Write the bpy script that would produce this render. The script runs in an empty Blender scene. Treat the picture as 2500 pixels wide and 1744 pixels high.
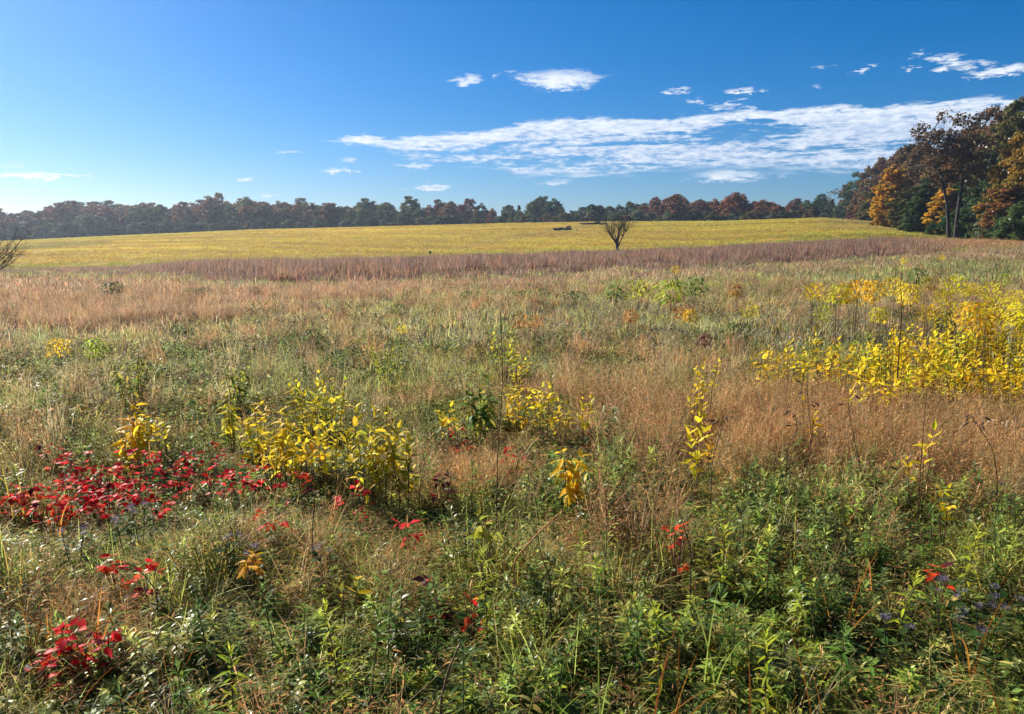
import bpy, math, numpy as np
from mathutils import Matrix, Vector

RNG = np.random.default_rng(20241027)
sc = bpy.context.scene
COL = sc.collection

# ------------------------------------------------------------------ camera
EYE = 1.9
F = 1819.0                                  # focal length in photograph pixels (2500 wide)
PITCH = math.radians(8.94)
cam_d = bpy.data.cameras.new('camera')
cam_d.sensor_width = 36.0
cam_d.lens = F / 2500.0 * 36.0
cam_d.clip_start = 0.05
cam_d.clip_end = 6000.0
cam = bpy.data.objects.new('camera', cam_d)
COL.objects.link(cam)
cam.location = (0, 0, EYE)
cam.rotation_euler = (math.pi / 2 - PITCH, 0, 0)
sc.camera = cam

# ------------------------------------------------------------------ sky, sun, exposure
SUN_AZ = math.radians(-50.0)                # left of the view direction (+Y)
SUN_EL = math.radians(33.0)
world = bpy.data.worlds.new('World')
sc.world = world
world.use_nodes = True
SKY_STRENGTH = 0.05
CLOUD_STRENGTH = 0.52

def build_world():
    nt = world.node_tree
    nt.nodes.clear()
    L = nt.links

    def node(t, **kw):
        n = nt.nodes.new(t)
        for k, v in kw.items():
            setattr(n, k, v)
        return n

    def M(op, a, b=None, c=None, clamp=False):
        n = node('ShaderNodeMath', operation=op, use_clamp=clamp)
        for i, s in enumerate((a, b, c)):
            if s is None:
                continue
            if isinstance(s, (int, float)):
                n.inputs[i].default_value = s
            else:
                L.new(s, n.inputs[i])
        return n.outputs[0]

    def sstep(x, lo, hi):
        n = node('ShaderNodeMapRange', interpolation_type='SMOOTHSTEP')
        L.new(x, n.inputs[0])
        for i, v in ((1, lo), (2, hi)):
            if isinstance(v, (int, float)):
                n.inputs[i].default_value = v
            else:
                L.new(v, n.inputs[i])
        return n.outputs[0]

    sky = node('ShaderNodeTexSky', sky_type='NISHITA')
    sky.sun_disc = False
    sky.sun_elevation = SUN_EL
    sky.sun_rotation = SUN_AZ
    sky.altitude = 100
    sky.air_density = 1.0
    sky.dust_density = 0.6
    sky.ozone_density = 10.0
    hs = node('ShaderNodeHueSaturation')
    hs.inputs['Saturation'].default_value = 1.24
    hs.inputs['Value'].default_value = 1.04
    L.new(sky.outputs[0], hs.inputs['Color'])
    bg_sky = node('ShaderNodeBackground')
    bg_sky.inputs['Strength'].default_value = SKY_STRENGTH
    L.new(hs.outputs[0], bg_sky.inputs['Color'])

    tc = node('ShaderNodeTexCoord')
    sep = node('ShaderNodeSeparateXYZ')
    L.new(tc.outputs['Generated'], sep.inputs[0])
    X, Y, Z = sep.outputs
    az = M('MULTIPLY', M('ARCTAN2', X, Y), 180 / math.pi)
    el = M('MULTIPLY', M('ARCSINE', Z), 180 / math.pi)

    def noise(sx, sy, off, detail, rough, dist=0.0):
        cb = node('ShaderNodeCombineXYZ')
        L.new(M('MULTIPLY', az, sx), cb.inputs[0])
        L.new(M('MULTIPLY', el, sy), cb.inputs[1])
        cb.inputs[2].default_value = off
        n = node('ShaderNodeTexNoise')
        n.inputs['Scale'].default_value = 1.0
        n.inputs['Detail'].default_value = detail
        n.inputs['Roughness'].default_value = rough
        n.inputs['Distortion'].default_value = dist
        L.new(cb.outputs[0], n.inputs['Vector'])
        return n.outputs['Fac']

    n_big = noise(0.09, 1.35, 3.7, 4, 0.55, 0.3)
    n_mid = noise(0.50, 2.6, 9.1, 6, 0.62, 0.3)
    n_fin = noise(1.5, 5.0, 1.3, 5, 0.65, 0.3)
    n_mix = M('ADD', M('ADD', M('MULTIPLY', n_big, 0.52), M('MULTIPLY', n_mid, 0.30)), M('MULTIPLY', n_fin, 0.18))

    # one long bank of stratocumulus reaching from the middle of the view off to the right and round behind
    fl = node('ShaderNodeFloatCurve')
    def curve(pts, lo, hi):
        """piecewise linear function of azimuth built from map ranges"""
        out = None
        for (x0, y0), (x1, y1) in zip(pts[:-1], pts[1:]):
            n = node('ShaderNodeMapRange', clamp=True)
            L.new(az, n.inputs[0])
            n.inputs[1].default_value = x0; n.inputs[2].default_value = x1
            n.inputs[3].default_value = y0 if out is None else 0.0
            n.inputs[4].default_value = y1 if out is None else y1 - y0
            out = n.outputs[0] if out is None else M('ADD', out, n.outputs[0])
        return out
    nt.nodes.remove(fl)
    def pix2ang(px, py):
        u = (px - 1250) / F; v = (872 - py) / F
        y = math.cos(PITCH) + v * math.sin(PITCH); z = -math.sin(PITCH) + v * math.cos(PITCH)
        return math.degrees(math.atan2(u, y)), math.degrees(math.atan2(z, math.hypot(u, y)))
    top = curve([pix2ang(*q) for q in ((900, 340), (1000, 330), (1190, 322), (1290, 296), (1400, 288), (1640, 288), (1800, 272), (2000, 260), (2170, 260), (2300, 246), (2500, 234))] + [(48, 9.5), (70, 9.5)], 0, 20)
    bot = curve([pix2ang(*q) for q in ((900, 352), (1000, 390), (1200, 402), (1260, 426), (1500, 428), (1650, 412), (1850, 405), (2100, 418), (2300, 405), (2500, 390))] + [(48, 3.0)], 0, 20)
    wob = M('MULTIPLY', M('SUBTRACT', n_mid, 0.5), 1.3)
    elw = M('ADD', el, wob)
    m_top = sstep(elw, M('ADD', top, 0.12), M('SUBTRACT', top, 0.22))
    m_bot = sstep(elw, M('SUBTRACT', bot, 0.35), M('ADD', bot, 0.5))
    m_left = sstep(M('ADD', az, M('MULTIPLY', M('SUBTRACT', n_big, 0.5), 30.0)), -13.0, -7.0)
    band = M('MULTIPLY', M('MULTIPLY', m_top, m_bot), m_left)
    edge = sstep(M('SUBTRACT', top, elw), 1.5, -0.1)
    bank = M('MULTIPLY', band, sstep(M('ADD', n_mix, M('MULTIPLY', edge, 0.10)), 0.425, 0.53))

    # small separate cloudlets: azimuth, elevation, half width, half height (degrees), weight
    small = [
        (1370, 195, 115, 22, 1.0), (1300, 188, 60, 9, .8), (1145, 196, 48, 13, .9), (1230, 180, 14, 6, .6),
        (885, 340, 66, 9, 1.0), (830, 416, 50, 6, .9), (1010, 406, 60, 9, .9), (1050, 458, 62, 8, .9),
        (90, 429, 130, 7, 1.0), (30, 402, 50, 4, .6), (597, 439, 32, 4, .9), (710, 371, 22, 4, .7),
        (860, 392, 26, 7, .8), (1360, 445, 50, 6, .7), (650, 478, 24, 4, .8), (1820, 221, 55, 6, .9),
        (1655, 220, 28, 7, .8), (2310, 140, 40, 7, .9), (2320, 158, 40, 9, .9), (2440, 175, 75, 10, 1.0),
        (2390, 155, 30, 6, .7), (2115, 167, 18, 6, .8), (2235, 134, 16, 6, .7), (2210, 169, 14, 5, .7),
        (2005, 164, 14, 4, .6), (1700, 250, 20, 7, .8), (1790, 252, 26, 6, .8), (1820, 270, 34, 6, .8),
        (1770, 430, 110, 16, .85), (1900, 425, 60, 8, .5), (1760, 262, 40, 8, .7), (1990, 212, 20, 5, .5),
    ]
    tot = None
    warp_a = M('MULTIPLY', M('SUBTRACT', n_mid, 0.5), 4.5)
    azw = M('ADD', az, warp_a)
    elw2 = M('ADD', el, M('ADD', M('MULTIPLY', M('SUBTRACT', n_fin, 0.5), 1.1), M('MULTIPLY', M('SUBTRACT', n_mid, 0.5), 0.9)))
    for px, py, hw, hh, w in small:
        a, e = pix2ang(px, py)
        da = M('MULTIPLY', M('SUBTRACT', azw, a), F / hw * math.pi / 180)
        de = M('MULTIPLY', M('SUBTRACT', elw2, e), F / hh * math.pi / 180 * 0.8)
        d = M('ADD', M('MULTIPLY', da, da), M('MULTIPLY', de, de))
        g = M('MULTIPLY', M('SUBTRACT', 1.0, d, clamp=True), w)
        tot = g if tot is None else M('MAXIMUM', tot, g)
    puffs = sstep(M('MULTIPLY', tot, M('ADD', n_fin, 0.35)), 0.10, 0.90)
    # thin scattered streaks all round the horizon, so the sky goes on as it is in view
    around = M('MULTIPLY', sstep(M('ABSOLUTE', az), 45, 70), M('MULTIPLY', sstep(el, 3, 6), sstep(el, 16, 9)))
    around = M('MULTIPLY', around, sstep(n_mix, 0.52, 0.66))
    cov = M('MAXIMUM', M('MAXIMUM', M('MULTIPLY', bank, 0.93), M('MULTIPLY', puffs, 0.95)), M('MULTIPLY', around, 0.8))

    ramp = node('ShaderNodeValToRGB')
    r = ramp.color_ramp
    r.elements[0].position = 0.0; r.elements[0].color = (0.38, 0.50, 0.74, 1)
    r.elements[1].position = 1.0; r.elements[1].color = (0.90, 0.95, 1.0, 1)
    e_ = r.elements.new(0.45); e_.color = (0.62, 0.72, 0.88, 1)
    bright = M('ADD', M('MULTIPLY', sstep(n_fin, 0.34, 0.66), 0.5), M('MULTIPLY', edge, 0.35))
    bright = M('ADD', bright, M('MULTIPLY', sstep(n_mid, 0.35, 0.7), 0.35))
    bright = M('MAXIMUM', bright, M('MULTIPLY', puffs, 0.9), clamp=True)
    L.new(bright, ramp.inputs[0])
    bg_c = node('ShaderNodeBackground')
    bg_c.inputs['Strength'].default_value = CLOUD_STRENGTH
    L.new(ramp.outputs[0], bg_c.inputs['Color'])
    mix = node('ShaderNodeMixShader')
    L.new(cov, mix.inputs[0])
    L.new(bg_sky.outputs[0], mix.inputs[1])
    L.new(bg_c.outputs[0], mix.inputs[2])
    out = node('ShaderNodeOutputWorld')
    L.new(mix.outputs[0], out.inputs[0])

build_world()
world.cycles.sampling_method = 'MANUAL'
world.cycles.sample_map_resolution = 512

sun_d = bpy.data.lights.new('sun', 'SUN')
sun_d.energy = 5.0
sun_d.angle = math.radians(0.53)
sun_d.color = (1.0, 0.93, 0.82)
sun = bpy.data.objects.new('sun', sun_d)
COL.objects.link(sun)
S = Vector((math.sin(SUN_AZ) * math.cos(SUN_EL), math.cos(SUN_AZ) * math.cos(SUN_EL), math.sin(SUN_EL)))
sun.rotation_euler = (-S).to_track_quat('-Z', 'Y').to_euler()
sun.location = (-60, 60, 60)

vs = sc.view_settings
vs.view_transform = 'Standard'
vs.look = 'None'
vs.gamma = 1.0
vs.use_curve_mapping = False
vs.exposure = 1.1

cy = sc.cycles
cy.max_bounces = 6
cy.diffuse_bounces = 3
cy.glossy_bounces = 2
cy.transmission_bounces = 4
cy.transparent_max_bounces = 4
cy.volume_bounces = 0
cy.sample_clamp_indirect = 4.0
cy.sample_clamp_direct = 12.0
cy.caustics_reflective = False
cy.caustics_refractive = False
cy.use_denoising = True
cy.denoiser = 'OPENIMAGEDENOISE'
cy.denoising_input_passes = 'RGB_ALBEDO_NORMAL'
cy.denoising_prefilter = 'ACCURATE'
cy.use_adaptive_sampling = True
cy.adaptive_threshold = 0.02

# ------------------------------------------------------------------ projection helpers (photograph pixels, 2500 x 1744)
CP, SP = math.cos(PITCH), math.sin(PITCH)

def ray(px, py):
    u = (px - 1250.0) / F; v = (872.0 - py) / F
    return u, CP + v * SP, -SP + v * CP

def at(px, py, Y):
    dx, dy, dz = ray(px, py)
    k = Y / dy
    return dx * k, Y, EYE + dz * k

def project(x, y, z):
    zz = z - EYE
    d = y * CP - zz * SP
    up = y * SP + zz * CP
    return 1250 + F * x / d, 872 - F * up / d

# ------------------------------------------------------------------ value noise
_tab = np.random.default_rng(5).random((256, 256))
def vnoise(x, y):
    xi = np.floor(x).astype(int); yi = np.floor(y).astype(int)
    fx = x - xi; fy = y - yi
    fx = fx * fx * (3 - 2 * fx); fy = fy * fy * (3 - 2 * fy)
    a = _tab[xi & 255, yi & 255]; b = _tab[(xi + 1) & 255, yi & 255]
    c = _tab[xi & 255, (yi + 1) & 255]; d = _tab[(xi + 1) & 255, (yi + 1) & 255]
    return (a * (1 - fx) + b * fx) * (1 - fy) + (c * (1 - fx) + d * fx) * fy
def fbm(x, y, o=4):
    x = np.asarray(x, float); y = np.asarray(y, float)
    s = 0; a = 0.5; t = 0
    for i in range(o):
        s = s + a * vnoise(x + 17.3 * i, y + 9.1 * i); t += a
        x = x * 2.03; y = y * 2.03; a *= 0.5
    return s / t
def sm(x, lo, hi):
    t = np.clip((np.asarray(x, float) - lo) / (hi - lo), 0, 1)
    return t * t * (3 - 2 * t)

# ------------------------------------------------------------------ terrain
# photograph column, distance and ground row of the meadow's far edge, distance and row of the field's crest
_T = np.array([
    (-700, 92, 668, 245, 600), (0, 95, 664, 260, 590), (300, 100, 657, 265, 577), (625, 108, 650, 270, 563),
    (1000, 115, 643, 270, 554), (1250, 120, 634, 270, 548), (1500, 126, 625, 262, 544), (1750, 130, 614, 255, 543),
    (2000, 132, 598, 238, 535), (2150, 132, 590, 212, 546), (2320, 130, 586, 200, 565), (2500, 118, 590, 190, 572), (3200, 100, 592, 170, 576)], float)
_az, _rb, _zb, _rc, _zc = [], [], [], [], []
for px, yb, rowb, yc, rowc in _T:
    x, y, z = at(px, rowb, yb); _az.append(math.atan2(x, y)); _rb.append(math.hypot(x, y)); _zb.append(z)
    x, y, z = at(px, rowc, yc); _rc.append(math.hypot(x, y)); _zc.append(z)
AZT = np.array(_az); RBT, ZBT, RCT, ZCT = map(np.array, (_rb, _zb, _rc, _zc))

def edge_r(az): return np.interp(az, AZT, RBT)
def crest_r(az): return np.interp(az, AZT, RCT)
def gz(x, y):
    x = np.asarray(x, float); y = np.asarray(y, float)
    r = np.hypot(x, y); az = np.arctan2(x, y)
    rb, zb, rc, zc = edge_r(az), np.interp(az, AZT, ZBT), crest_r(az), np.interp(az, AZT, ZCT)
    t = np.clip(r / rb, 0, 1)
    z1 = zb * t ** 1.5
    s = np.clip((r - rb) / (rc - rb), 0, 1)
    z2 = zb + (zc - zb) * np.sin(s * math.pi / 2) ** 1.05
    q = np.clip((r - rc) / 60.0, 0, 1)
    z3 = zc - 1.1 * q * q
    z = np.where(r < rb, z1, np.where(r < rc, z2, z3))
    z = z + (fbm(x / 2.3 + 40, y / 2.3 + 40, 3) - 0.5) * 0.12 * np.clip(r / 3, 0, 1) * (t < 1)
    z = z + (fbm(x / 21 + 90, y / 21 + 50, 2) - 0.5) * 0.35 * np.clip(r / 40, 0, 1) * np.clip((1 - t) * 5, 0, 1)
    return z

def hit(px, py, h):
    """the spot on the ground above which, h metres up, the sight line through a photograph pixel passes"""
    dx, dy, dz = ray(px, py)
    ts = np.concatenate([np.linspace(0.6, 30, 1500), np.linspace(30, 290, 2200)])
    x = dx * ts; y = dy * ts; z = EYE + dz * ts
    f = z - (gz(x, y) + h)
    i = int(np.argmax(f < 0)) if (f < 0).any() else len(ts) - 1
    return float(x[i]), float(y[i]), float(gz(x[i], y[i]))

# ------------------------------------------------------------------ mesh and object helpers
def mesh_from(name, verts, faces, mat, col=None, smooth=False):
    """faces: list of tuples, or an (n, k) int array"""
    me = bpy.data.meshes.new(name)
    v = np.asarray(verts, np.float32)
    if isinstance(faces, np.ndarray):
        n, k = faces.shape
        me.vertices.add(len(v)); me.vertices.foreach_set('co', v.ravel())
        me.loops.add(n * k); me.loops.foreach_set('vertex_index', faces.astype(np.int32).ravel())
        me.polygons.add(n); me.polygons.foreach_set('loop_start', np.arange(0, n * k, k, dtype=np.int32))
        me.update(calc_edges=True)
    else:
        me.from_pydata([tuple(p) for p in v.tolist()], [], faces)
    if col is not None:
        a = me.attributes.new('col', 'FLOAT_COLOR', 'POINT')
        c = np.ones((len(v), 4), np.float32); c[:, :3] = col
        a.data.foreach_set('color', c.ravel())
    if smooth:
        me.polygons.foreach_set('use_smooth', np.ones(len(me.polygons), bool))
    if mat is not None:
        me.materials.append(mat)
    me.validate()
    return me

def link(name, me, parent=None, color=None):
    o = bpy.data.objects.new(name, me)
    COL.objects.link(o)
    if parent is not None:
        o.parent = parent
    if color is not None:
        o.color = (*color, 1.0)
    return o

def empty(name, loc, label, cat, group=None, rz=0.0):
    o = bpy.data.objects.new(name, None)
    o.empty_display_size = 0.2
    COL.objects.link(o)
    o.location = loc
    o.rotation_euler = (0, 0, rz)
    tag(o, label, cat, group)
    return o

def tag(o, label=None, cat=None, group=None, kind=None):
    if label: o['label'] = label
    if cat: o['category'] = cat
    if group: o['group'] = group
    if kind: o['kind'] = kind
    return o

class MB:
    """collects vertex and quad blocks with a colour for each vertex"""
    def __init__(s): s.v = []; s.f = []; s.c = []; s.n = 0
    def add(s, v, f, c):
        v = np.asarray(v, float).reshape(-1, 3)
        s.v.append(v); s.f.append(np.asarray(f, int) + s.n)
        c = np.asarray(c, float)
        s.c.append(np.broadcast_to(c, (len(v), 3)) if c.ndim < 2 or len(c) != len(v) else c)
        s.n += len(v)
    def mesh(s, name, mat, smooth=False):
        return mesh_from(name, np.concatenate(s.v), np.concatenate(s.f), mat, np.concatenate(s.c), smooth)

def norm(a):
    a = np.asarray(a, float)
    return a / np.maximum(np.linalg.norm(a, axis=-1, keepdims=True), 1e-9)

def add_blades(mb, rng, base, h, lean_az, lean, width, col, segs=3, curl=None):
    """thin grass blades; all arguments are arrays of n"""
    n = len(h)
    t = np.linspace(0, 1, segs + 1)[None, :]
    d = np.stack([np.cos(lean_az), np.sin(lean_az), np.zeros(n)], 1)
    out = h[:, None] * lean[:, None] * t ** 1.8
    up = h[:, None] * (t - 0.45 * np.clip(lean, 0, 1.4)[:, None] * t ** 2.4)
    p = base[:, None, :] + d[:, None, :] * out[..., None]
    p[..., 2] += up
    tw = lean_az + math.pi / 2 + rng.normal(0, 0.7, n)
    side = np.stack([np.cos(tw), np.sin(tw), np.zeros(n)], 1)
    w = width[:, None] * np.clip(1.02 - t, 0.04, 1) ** 0.6 * 0.5
    a = p - side[:, None, :] * w[..., None]
    b = p + side[:, None, :] * w[..., None]
    v = np.stack([a, b], 2).reshape(-1, 3)
    i0 = (np.arange(n) * (segs + 1) * 2)[:, None] + (np.arange(segs) * 2)[None, :]
    f = np.stack([i0, i0 + 1, i0 + 3, i0 + 2], -1).reshape(-1, 4)
    c = np.repeat(col, (segs + 1) * 2, axis=0)
    mb.add(v, f, c)

def add_leaves(mb, base, direc, length, width, droop, col, segs=3, fold=0.25, roll=None, shape=0.85):
    """lanceolate leaves folded along the midrib"""
    n = len(length)
    d = norm(direc)
    up = np.zeros((n, 3)); up[:, 2] = 1
    side = np.cross(d, up)
    bad = np.linalg.norm(side, axis=1) < 1e-3
    side[bad] = (1, 0, 0)
    side = norm(side)
    if roll is not None:
        nrm = np.cross(side, d)
        side = side * np.cos(roll)[:, None] + nrm * np.sin(roll)[:, None]
    nrm = norm(np.cross(side, d))
    t = np.linspace(0, 1, segs + 2)
    w = np.sin(math.pi * t ** shape) * 0.5
    w[0] = 0.04; w[-1] = 0.02
    c = base[:, None, :] + d[:, None, :] * (length[:, None] * t[None, :])[..., None]
    c[..., 2] -= (length * droop)[:, None] * t[None, :] ** 2
    ww = (width[:, None] * w[None, :])[..., None]
    l = c - side[:, None, :] * ww + nrm[:, None, :] * ww * fold
    r = c + side[:, None, :] * ww + nrm[:, None, :] * ww * fold
    k = segs + 2
    v = np.stack([l, c, r], 2).reshape(-1, 3)
    i0 = (np.arange(n) * k * 3)[:, None] + (np.arange(k - 1) * 3)[None, :]
    f1 = np.stack([i0, i0 + 1, i0 + 4, i0 + 3], -1).reshape(-1, 4)
    f2 = np.stack([i0 + 1, i0 + 2, i0 + 5, i0 + 4], -1).reshape(-1, 4)
    mb.add(v, np.concatenate([f1, f2]), np.repeat(col, k * 3, axis=0))

def add_tube(mb, pts, rad, col, sides=5):
    pts = np.asarray(pts, float); n = len(pts)
    rad = np.broadcast_to(np.asarray(rad, float), (n,))
    tan = norm(np.gradient(pts, axis=0))
    ref = np.array([0.31, 0.2, 0.93]) if abs(tan[:, 2]).mean() < 0.8 else np.array([1.0, 0.13, 0])
    u = norm(np.cross(tan, ref)); w = np.cross(tan, u)
    a = np.linspace(0, 2 * math.pi, sides, endpoint=False)
    v = pts[:, None, :] + rad[:, None, None] * (np.cos(a)[None, :, None] * u[:, None, :] + np.sin(a)[None, :, None] * w[:, None, :])
    i = np.arange(n - 1)[:, None] * sides; j = np.arange(sides)[None, :]; j2 = (j + 1) % sides
    f = np.stack([i + j, i + j2, i + sides + j2, i + sides + j], -1).reshape(-1, 4)
    mb.add(v.reshape(-1, 3), f, col)

def add_box(mb, lo, hi, col):
    x0, y0, z0 = lo; x1, y1, z1 = hi
    v = [(x0, y0, z0), (x1, y0, z0), (x1, y1, z0), (x0, y1, z0), (x0, y0, z1), (x1, y0, z1), (x1, y1, z1), (x0, y1, z1)]
    f = [(3, 2, 1, 0), (4, 5, 6, 7), (0, 1, 5, 4), (1, 2, 6, 5), (2, 3, 7, 6), (3, 0, 4, 7)]
    mb.add(v, f, col)

# ------------------------------------------------------------------ materials
def foliage_mat(name, source, trans=0.45, gloss=0.35, rough=0.42, tgamma=0.85):
    """source: 'inst' takes the tint from the scattered point, 'obj' from the object's colour"""
    m = bpy.data.materials.new(name); m.use_nodes = True
    nt = m.node_tree; nt.nodes.clear(); L = nt.links
    N = nt.nodes.new
    if source == 'inst':
        a = N('ShaderNodeAttribute'); a.attribute_type = 'INSTANCER'; a.attribute_name = 'tint'; tint = a.outputs['Color']
    elif source == 'obj':
        a = N('ShaderNodeObjectInfo'); tint = a.outputs['Color']
    else:
        a = N('ShaderNodeRGB'); a.outputs[0].default_value = (1, 1, 1, 1); tint = a.outputs[0]
    c = N('ShaderNodeAttribute'); c.attribute_name = 'col'
    mul = N('ShaderNodeMix'); mul.data_type = 'RGBA'; mul.blend_type = 'MULTIPLY'; mul.inputs[0].default_value = 1
    L.new(tint, mul.inputs[6]); L.new(c.outputs['Color'], mul.inputs[7])
    colr = mul.outputs[2]
    d = N('ShaderNodeBsdfDiffuse'); L.new(colr, d.inputs[0])
    g = N('ShaderNodeGamma'); g.inputs[1].default_value = tgamma; L.new(colr, g.inputs[0])
    t = N('ShaderNodeBsdfTranslucent'); L.new(g.outputs[0], t.inputs[0])
    mx = N('ShaderNodeMixShader'); mx.inputs[0].default_value = trans
    L.new(d.outputs[0], mx.inputs[1]); L.new(t.outputs[0], mx.inputs[2])
    gl = N('ShaderNodeBsdfGlossy'); gl.inputs['Roughness'].default_value = rough
    gl.inputs['Color'].default_value = (1, 1, 1, 1)
    fr = N('ShaderNodeFresnel'); fr.inputs[0].default_value = 1.42
    fm = N('ShaderNodeMath'); fm.operation = 'MULTIPLY'; fm.inputs[1].default_value = gloss; L.new(fr.outputs[0], fm.inputs[0])
    mg = N('ShaderNodeMixShader'); L.new(fm.outputs[0], mg.inputs[0])
    L.new(mx.outputs[0], mg.inputs[1]); L.new(gl.outputs[0], mg.inputs[2])
    o = N('ShaderNodeOutputMaterial'); L.new(mg.outputs[0], o.inputs[0])
    return m

def bark_mat(name, c1, c2, scale=6.0):
    m = bpy.data.materials.new(name); m.use_nodes = True
    nt = m.node_tree; L = nt.links
    b = nt.nodes['Principled BSDF']; b.inputs['Roughness'].default_value = 0.9
    tc = nt.nodes.new('ShaderNodeTexCoord')
    mp = nt.nodes.new('ShaderNodeMapping'); mp.inputs['Scale'].default_value = (scale, scale, scale * 0.25)
    L.new(tc.outputs['Object'], mp.inputs[0])
    n = nt.nodes.new('ShaderNodeTexNoise'); n.inputs['Scale'].default_value = 1; n.inputs['Detail'].default_value = 6
    L.new(mp.outputs[0], n.inputs['Vector'])
    r = nt.nodes.new('ShaderNodeValToRGB'); r.color_ramp.elements[0].color = (*c1, 1); r.color_ramp.elements[1].color = (*c2, 1)
    r.color_ramp.elements[0].position = 0.35; r.color_ramp.elements[1].position = 0.68
    L.new(n.outputs[0], r.inputs[0]); L.new(r.outputs[0], b.inputs['Base Color'])
    bp = nt.nodes.new('ShaderNodeBump'); bp.inputs['Strength'].default_value = 0.6; bp.inputs['Distance'].default_value = 0.03
    L.new(n.outputs[0], bp.inputs['Height']); L.new(bp.outputs[0], b.inputs['Normal'])
    return m

def ground_mat(name, cols, s1, s2, stretch=(1, 1, 1), bump=0.08):
    m = bpy.data.materials.new(name); m.use_nodes = True
    nt = m.node_tree; L = nt.links
    b = nt.nodes['Principled BSDF']; b.inputs['Roughness'].default_value = 0.95
    b.inputs['Specular IOR Level'].default_value = 0.1
    tc = nt.nodes.new('ShaderNodeTexCoord')
    mp = nt.nodes.new('ShaderNodeMapping'); mp.inputs['Scale'].default_value = stretch
    L.new(tc.outputs['Object'], mp.inputs[0])
    ns = []
    for s, d in ((s1, 6), (s2, 8)):
        n = nt.nodes.new('ShaderNodeTexNoise'); n.inputs['Scale'].default_value = s; n.inputs['Detail'].default_value = d
        n.inputs['Roughness'].default_value = 0.62
        L.new(mp.outputs[0], n.inputs['Vector']); ns.append(n.outputs[0])
    av = nt.nodes.new('ShaderNodeMath'); av.operation = 'ADD'; L.new(ns[0], av.inputs[0]); L.new(ns[1], av.inputs[1])
    hf = nt.nodes.new('ShaderNodeMath'); hf.operation = 'MULTIPLY'; hf.inputs[1].default_value = 0.5; L.new(av.outputs[0], hf.inputs[0])
    r = nt.nodes.new('ShaderNodeValToRGB'); cr = r.color_ramp
    cr.elements[0].position = 0.36; cr.elements[0].color = (*cols[0], 1)
    cr.elements[1].position = 0.64; cr.elements[1].color = (*cols[-1], 1)
    for i, c in enumerate(cols[1:-1], 1):
        e = cr.elements.new(0.36 + 0.28 * i / (len(cols) - 1)); e.color = (*c, 1)
    L.new(hf.outputs[0], r.inputs[0]); L.new(r.outputs[0], b.inputs['Base Color'])
    bp = nt.nodes.new('ShaderNodeBump'); bp.inputs['Strength'].default_value = 0.8; bp.inputs['Distance'].default_value = bump
    L.new(ns[1], bp.inputs['Height']); L.new(bp.outputs[0], b.inputs['Normal'])
    return m

MAT_BLADE = foliage_mat('grass_blade', 'inst', 0.54, 0.03, 0.55, 0.78)
MAT_SWARD = foliage_mat('meadow_blade', 'mesh', 0.54, 0.03, 0.55, 0.78)
MAT_HERB = foliage_mat('herb_leaf', 'inst', 0.50, 0.34, 0.32, 0.76)
MAT_FILL = foliage_mat('low_herb_leaf', 'inst', 0.50, 0.12, 0.38, 0.76)
MAT_LEAF = foliage_mat('plant_leaf', 'obj', 0.56, 0.12, 0.42, 0.80)
MAT_REED = foliage_mat('reed_blade', 'obj', 0.52, 0.0, 0.5)
MAT_CROWN = foliage_mat('tree_leaf', 'obj', 0.36, 0.10, 0.5)
MAT_STEM = foliage_mat('plant_stem', 'obj', 0.0, 0.2, 0.5)
MAT_BARK = bark_mat('bark', (0.035, 0.028, 0.022), (0.13, 0.11, 0.09))
MAT_DARKBARK = bark_mat('dark_bark', (0.012, 0.010, 0.009), (0.05, 0.042, 0.036))
MAT_WOOD = bark_mat('weathered_wood', (0.05, 0.042, 0.036), (0.16, 0.14, 0.12), 9)

# ------------------------------------------------------------------ the ground
def build_ground():
    front = np.radians(np.linspace(-58, 58, 260))
    rest = np.radians(np.linspace(58, 302, 62))[1:-1]
    az = np.concatenate([front, rest]); A = len(az)
    rb, rc = edge_r(np.where(az > math.pi, az - 2 * math.pi, az)), crest_r(np.where(az > math.pi, az - 2 * math.pi, az))
    t1 = np.linspace(0, 1, 110) ** 2.0
    rows_m = [np.maximum(rb * t, 0.02) for t in t1]
    rows_f = [rb + (rc - rb) * t for t in np.linspace(0, 1, 46)]
    rows_b = [rc + d for d in (0, 10, 20, 35, 50, 65, 90, 130, 200, 320, 500, 800, 1250)]
    def sheet(name, rows, mat):
        v = []
        for r in rows:
            x = r * np.sin(az); y = r * np.cos(az)
            v.append(np.stack([x, y, gz(x, y)], 1))
        v = np.concatenate(v)
        i = np.arange(len(rows) - 1)[:, None] * A; j = np.arange(A)[None, :]; j2 = (j + 1) % A
        f = np.stack([i + j, i + A + j, i + A + j2, i + j2], -1).reshape(-1, 4)
        o = link(name, mesh_from(name, v, f, mat, None, True))
        return o
    o = sheet('meadow_ground', rows_m, ground_mat('meadow_soil', [(0.012, 0.010, 0.006), (0.025, 0.022, 0.012), (0.05, 0.038, 0.022)], 0.35, 6.0))
    tag(o, 'dark thatch and soil of the meadow under the grasses', kind='structure')
    o = sheet('field', rows_f, ground_mat('field_sward', [(0.16, 0.11, 0.018), (0.28, 0.18, 0.020), (0.36, 0.23, 0.03)], 0.05, 1.2, (1, 2.2, 1), 0.1))
    tag(o, 'rolling yellow field sloping up to the far treeline', kind='structure')
    o = sheet('ground', rows_b, ground_mat('woodland_floor', [(0.03, 0.025, 0.015), (0.06, 0.05, 0.025), (0.08, 0.06, 0.03)], 0.05, 1.0))
    tag(o, 'leaf strewn ground under and beyond the woods', kind='structure')
build_ground()

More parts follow.
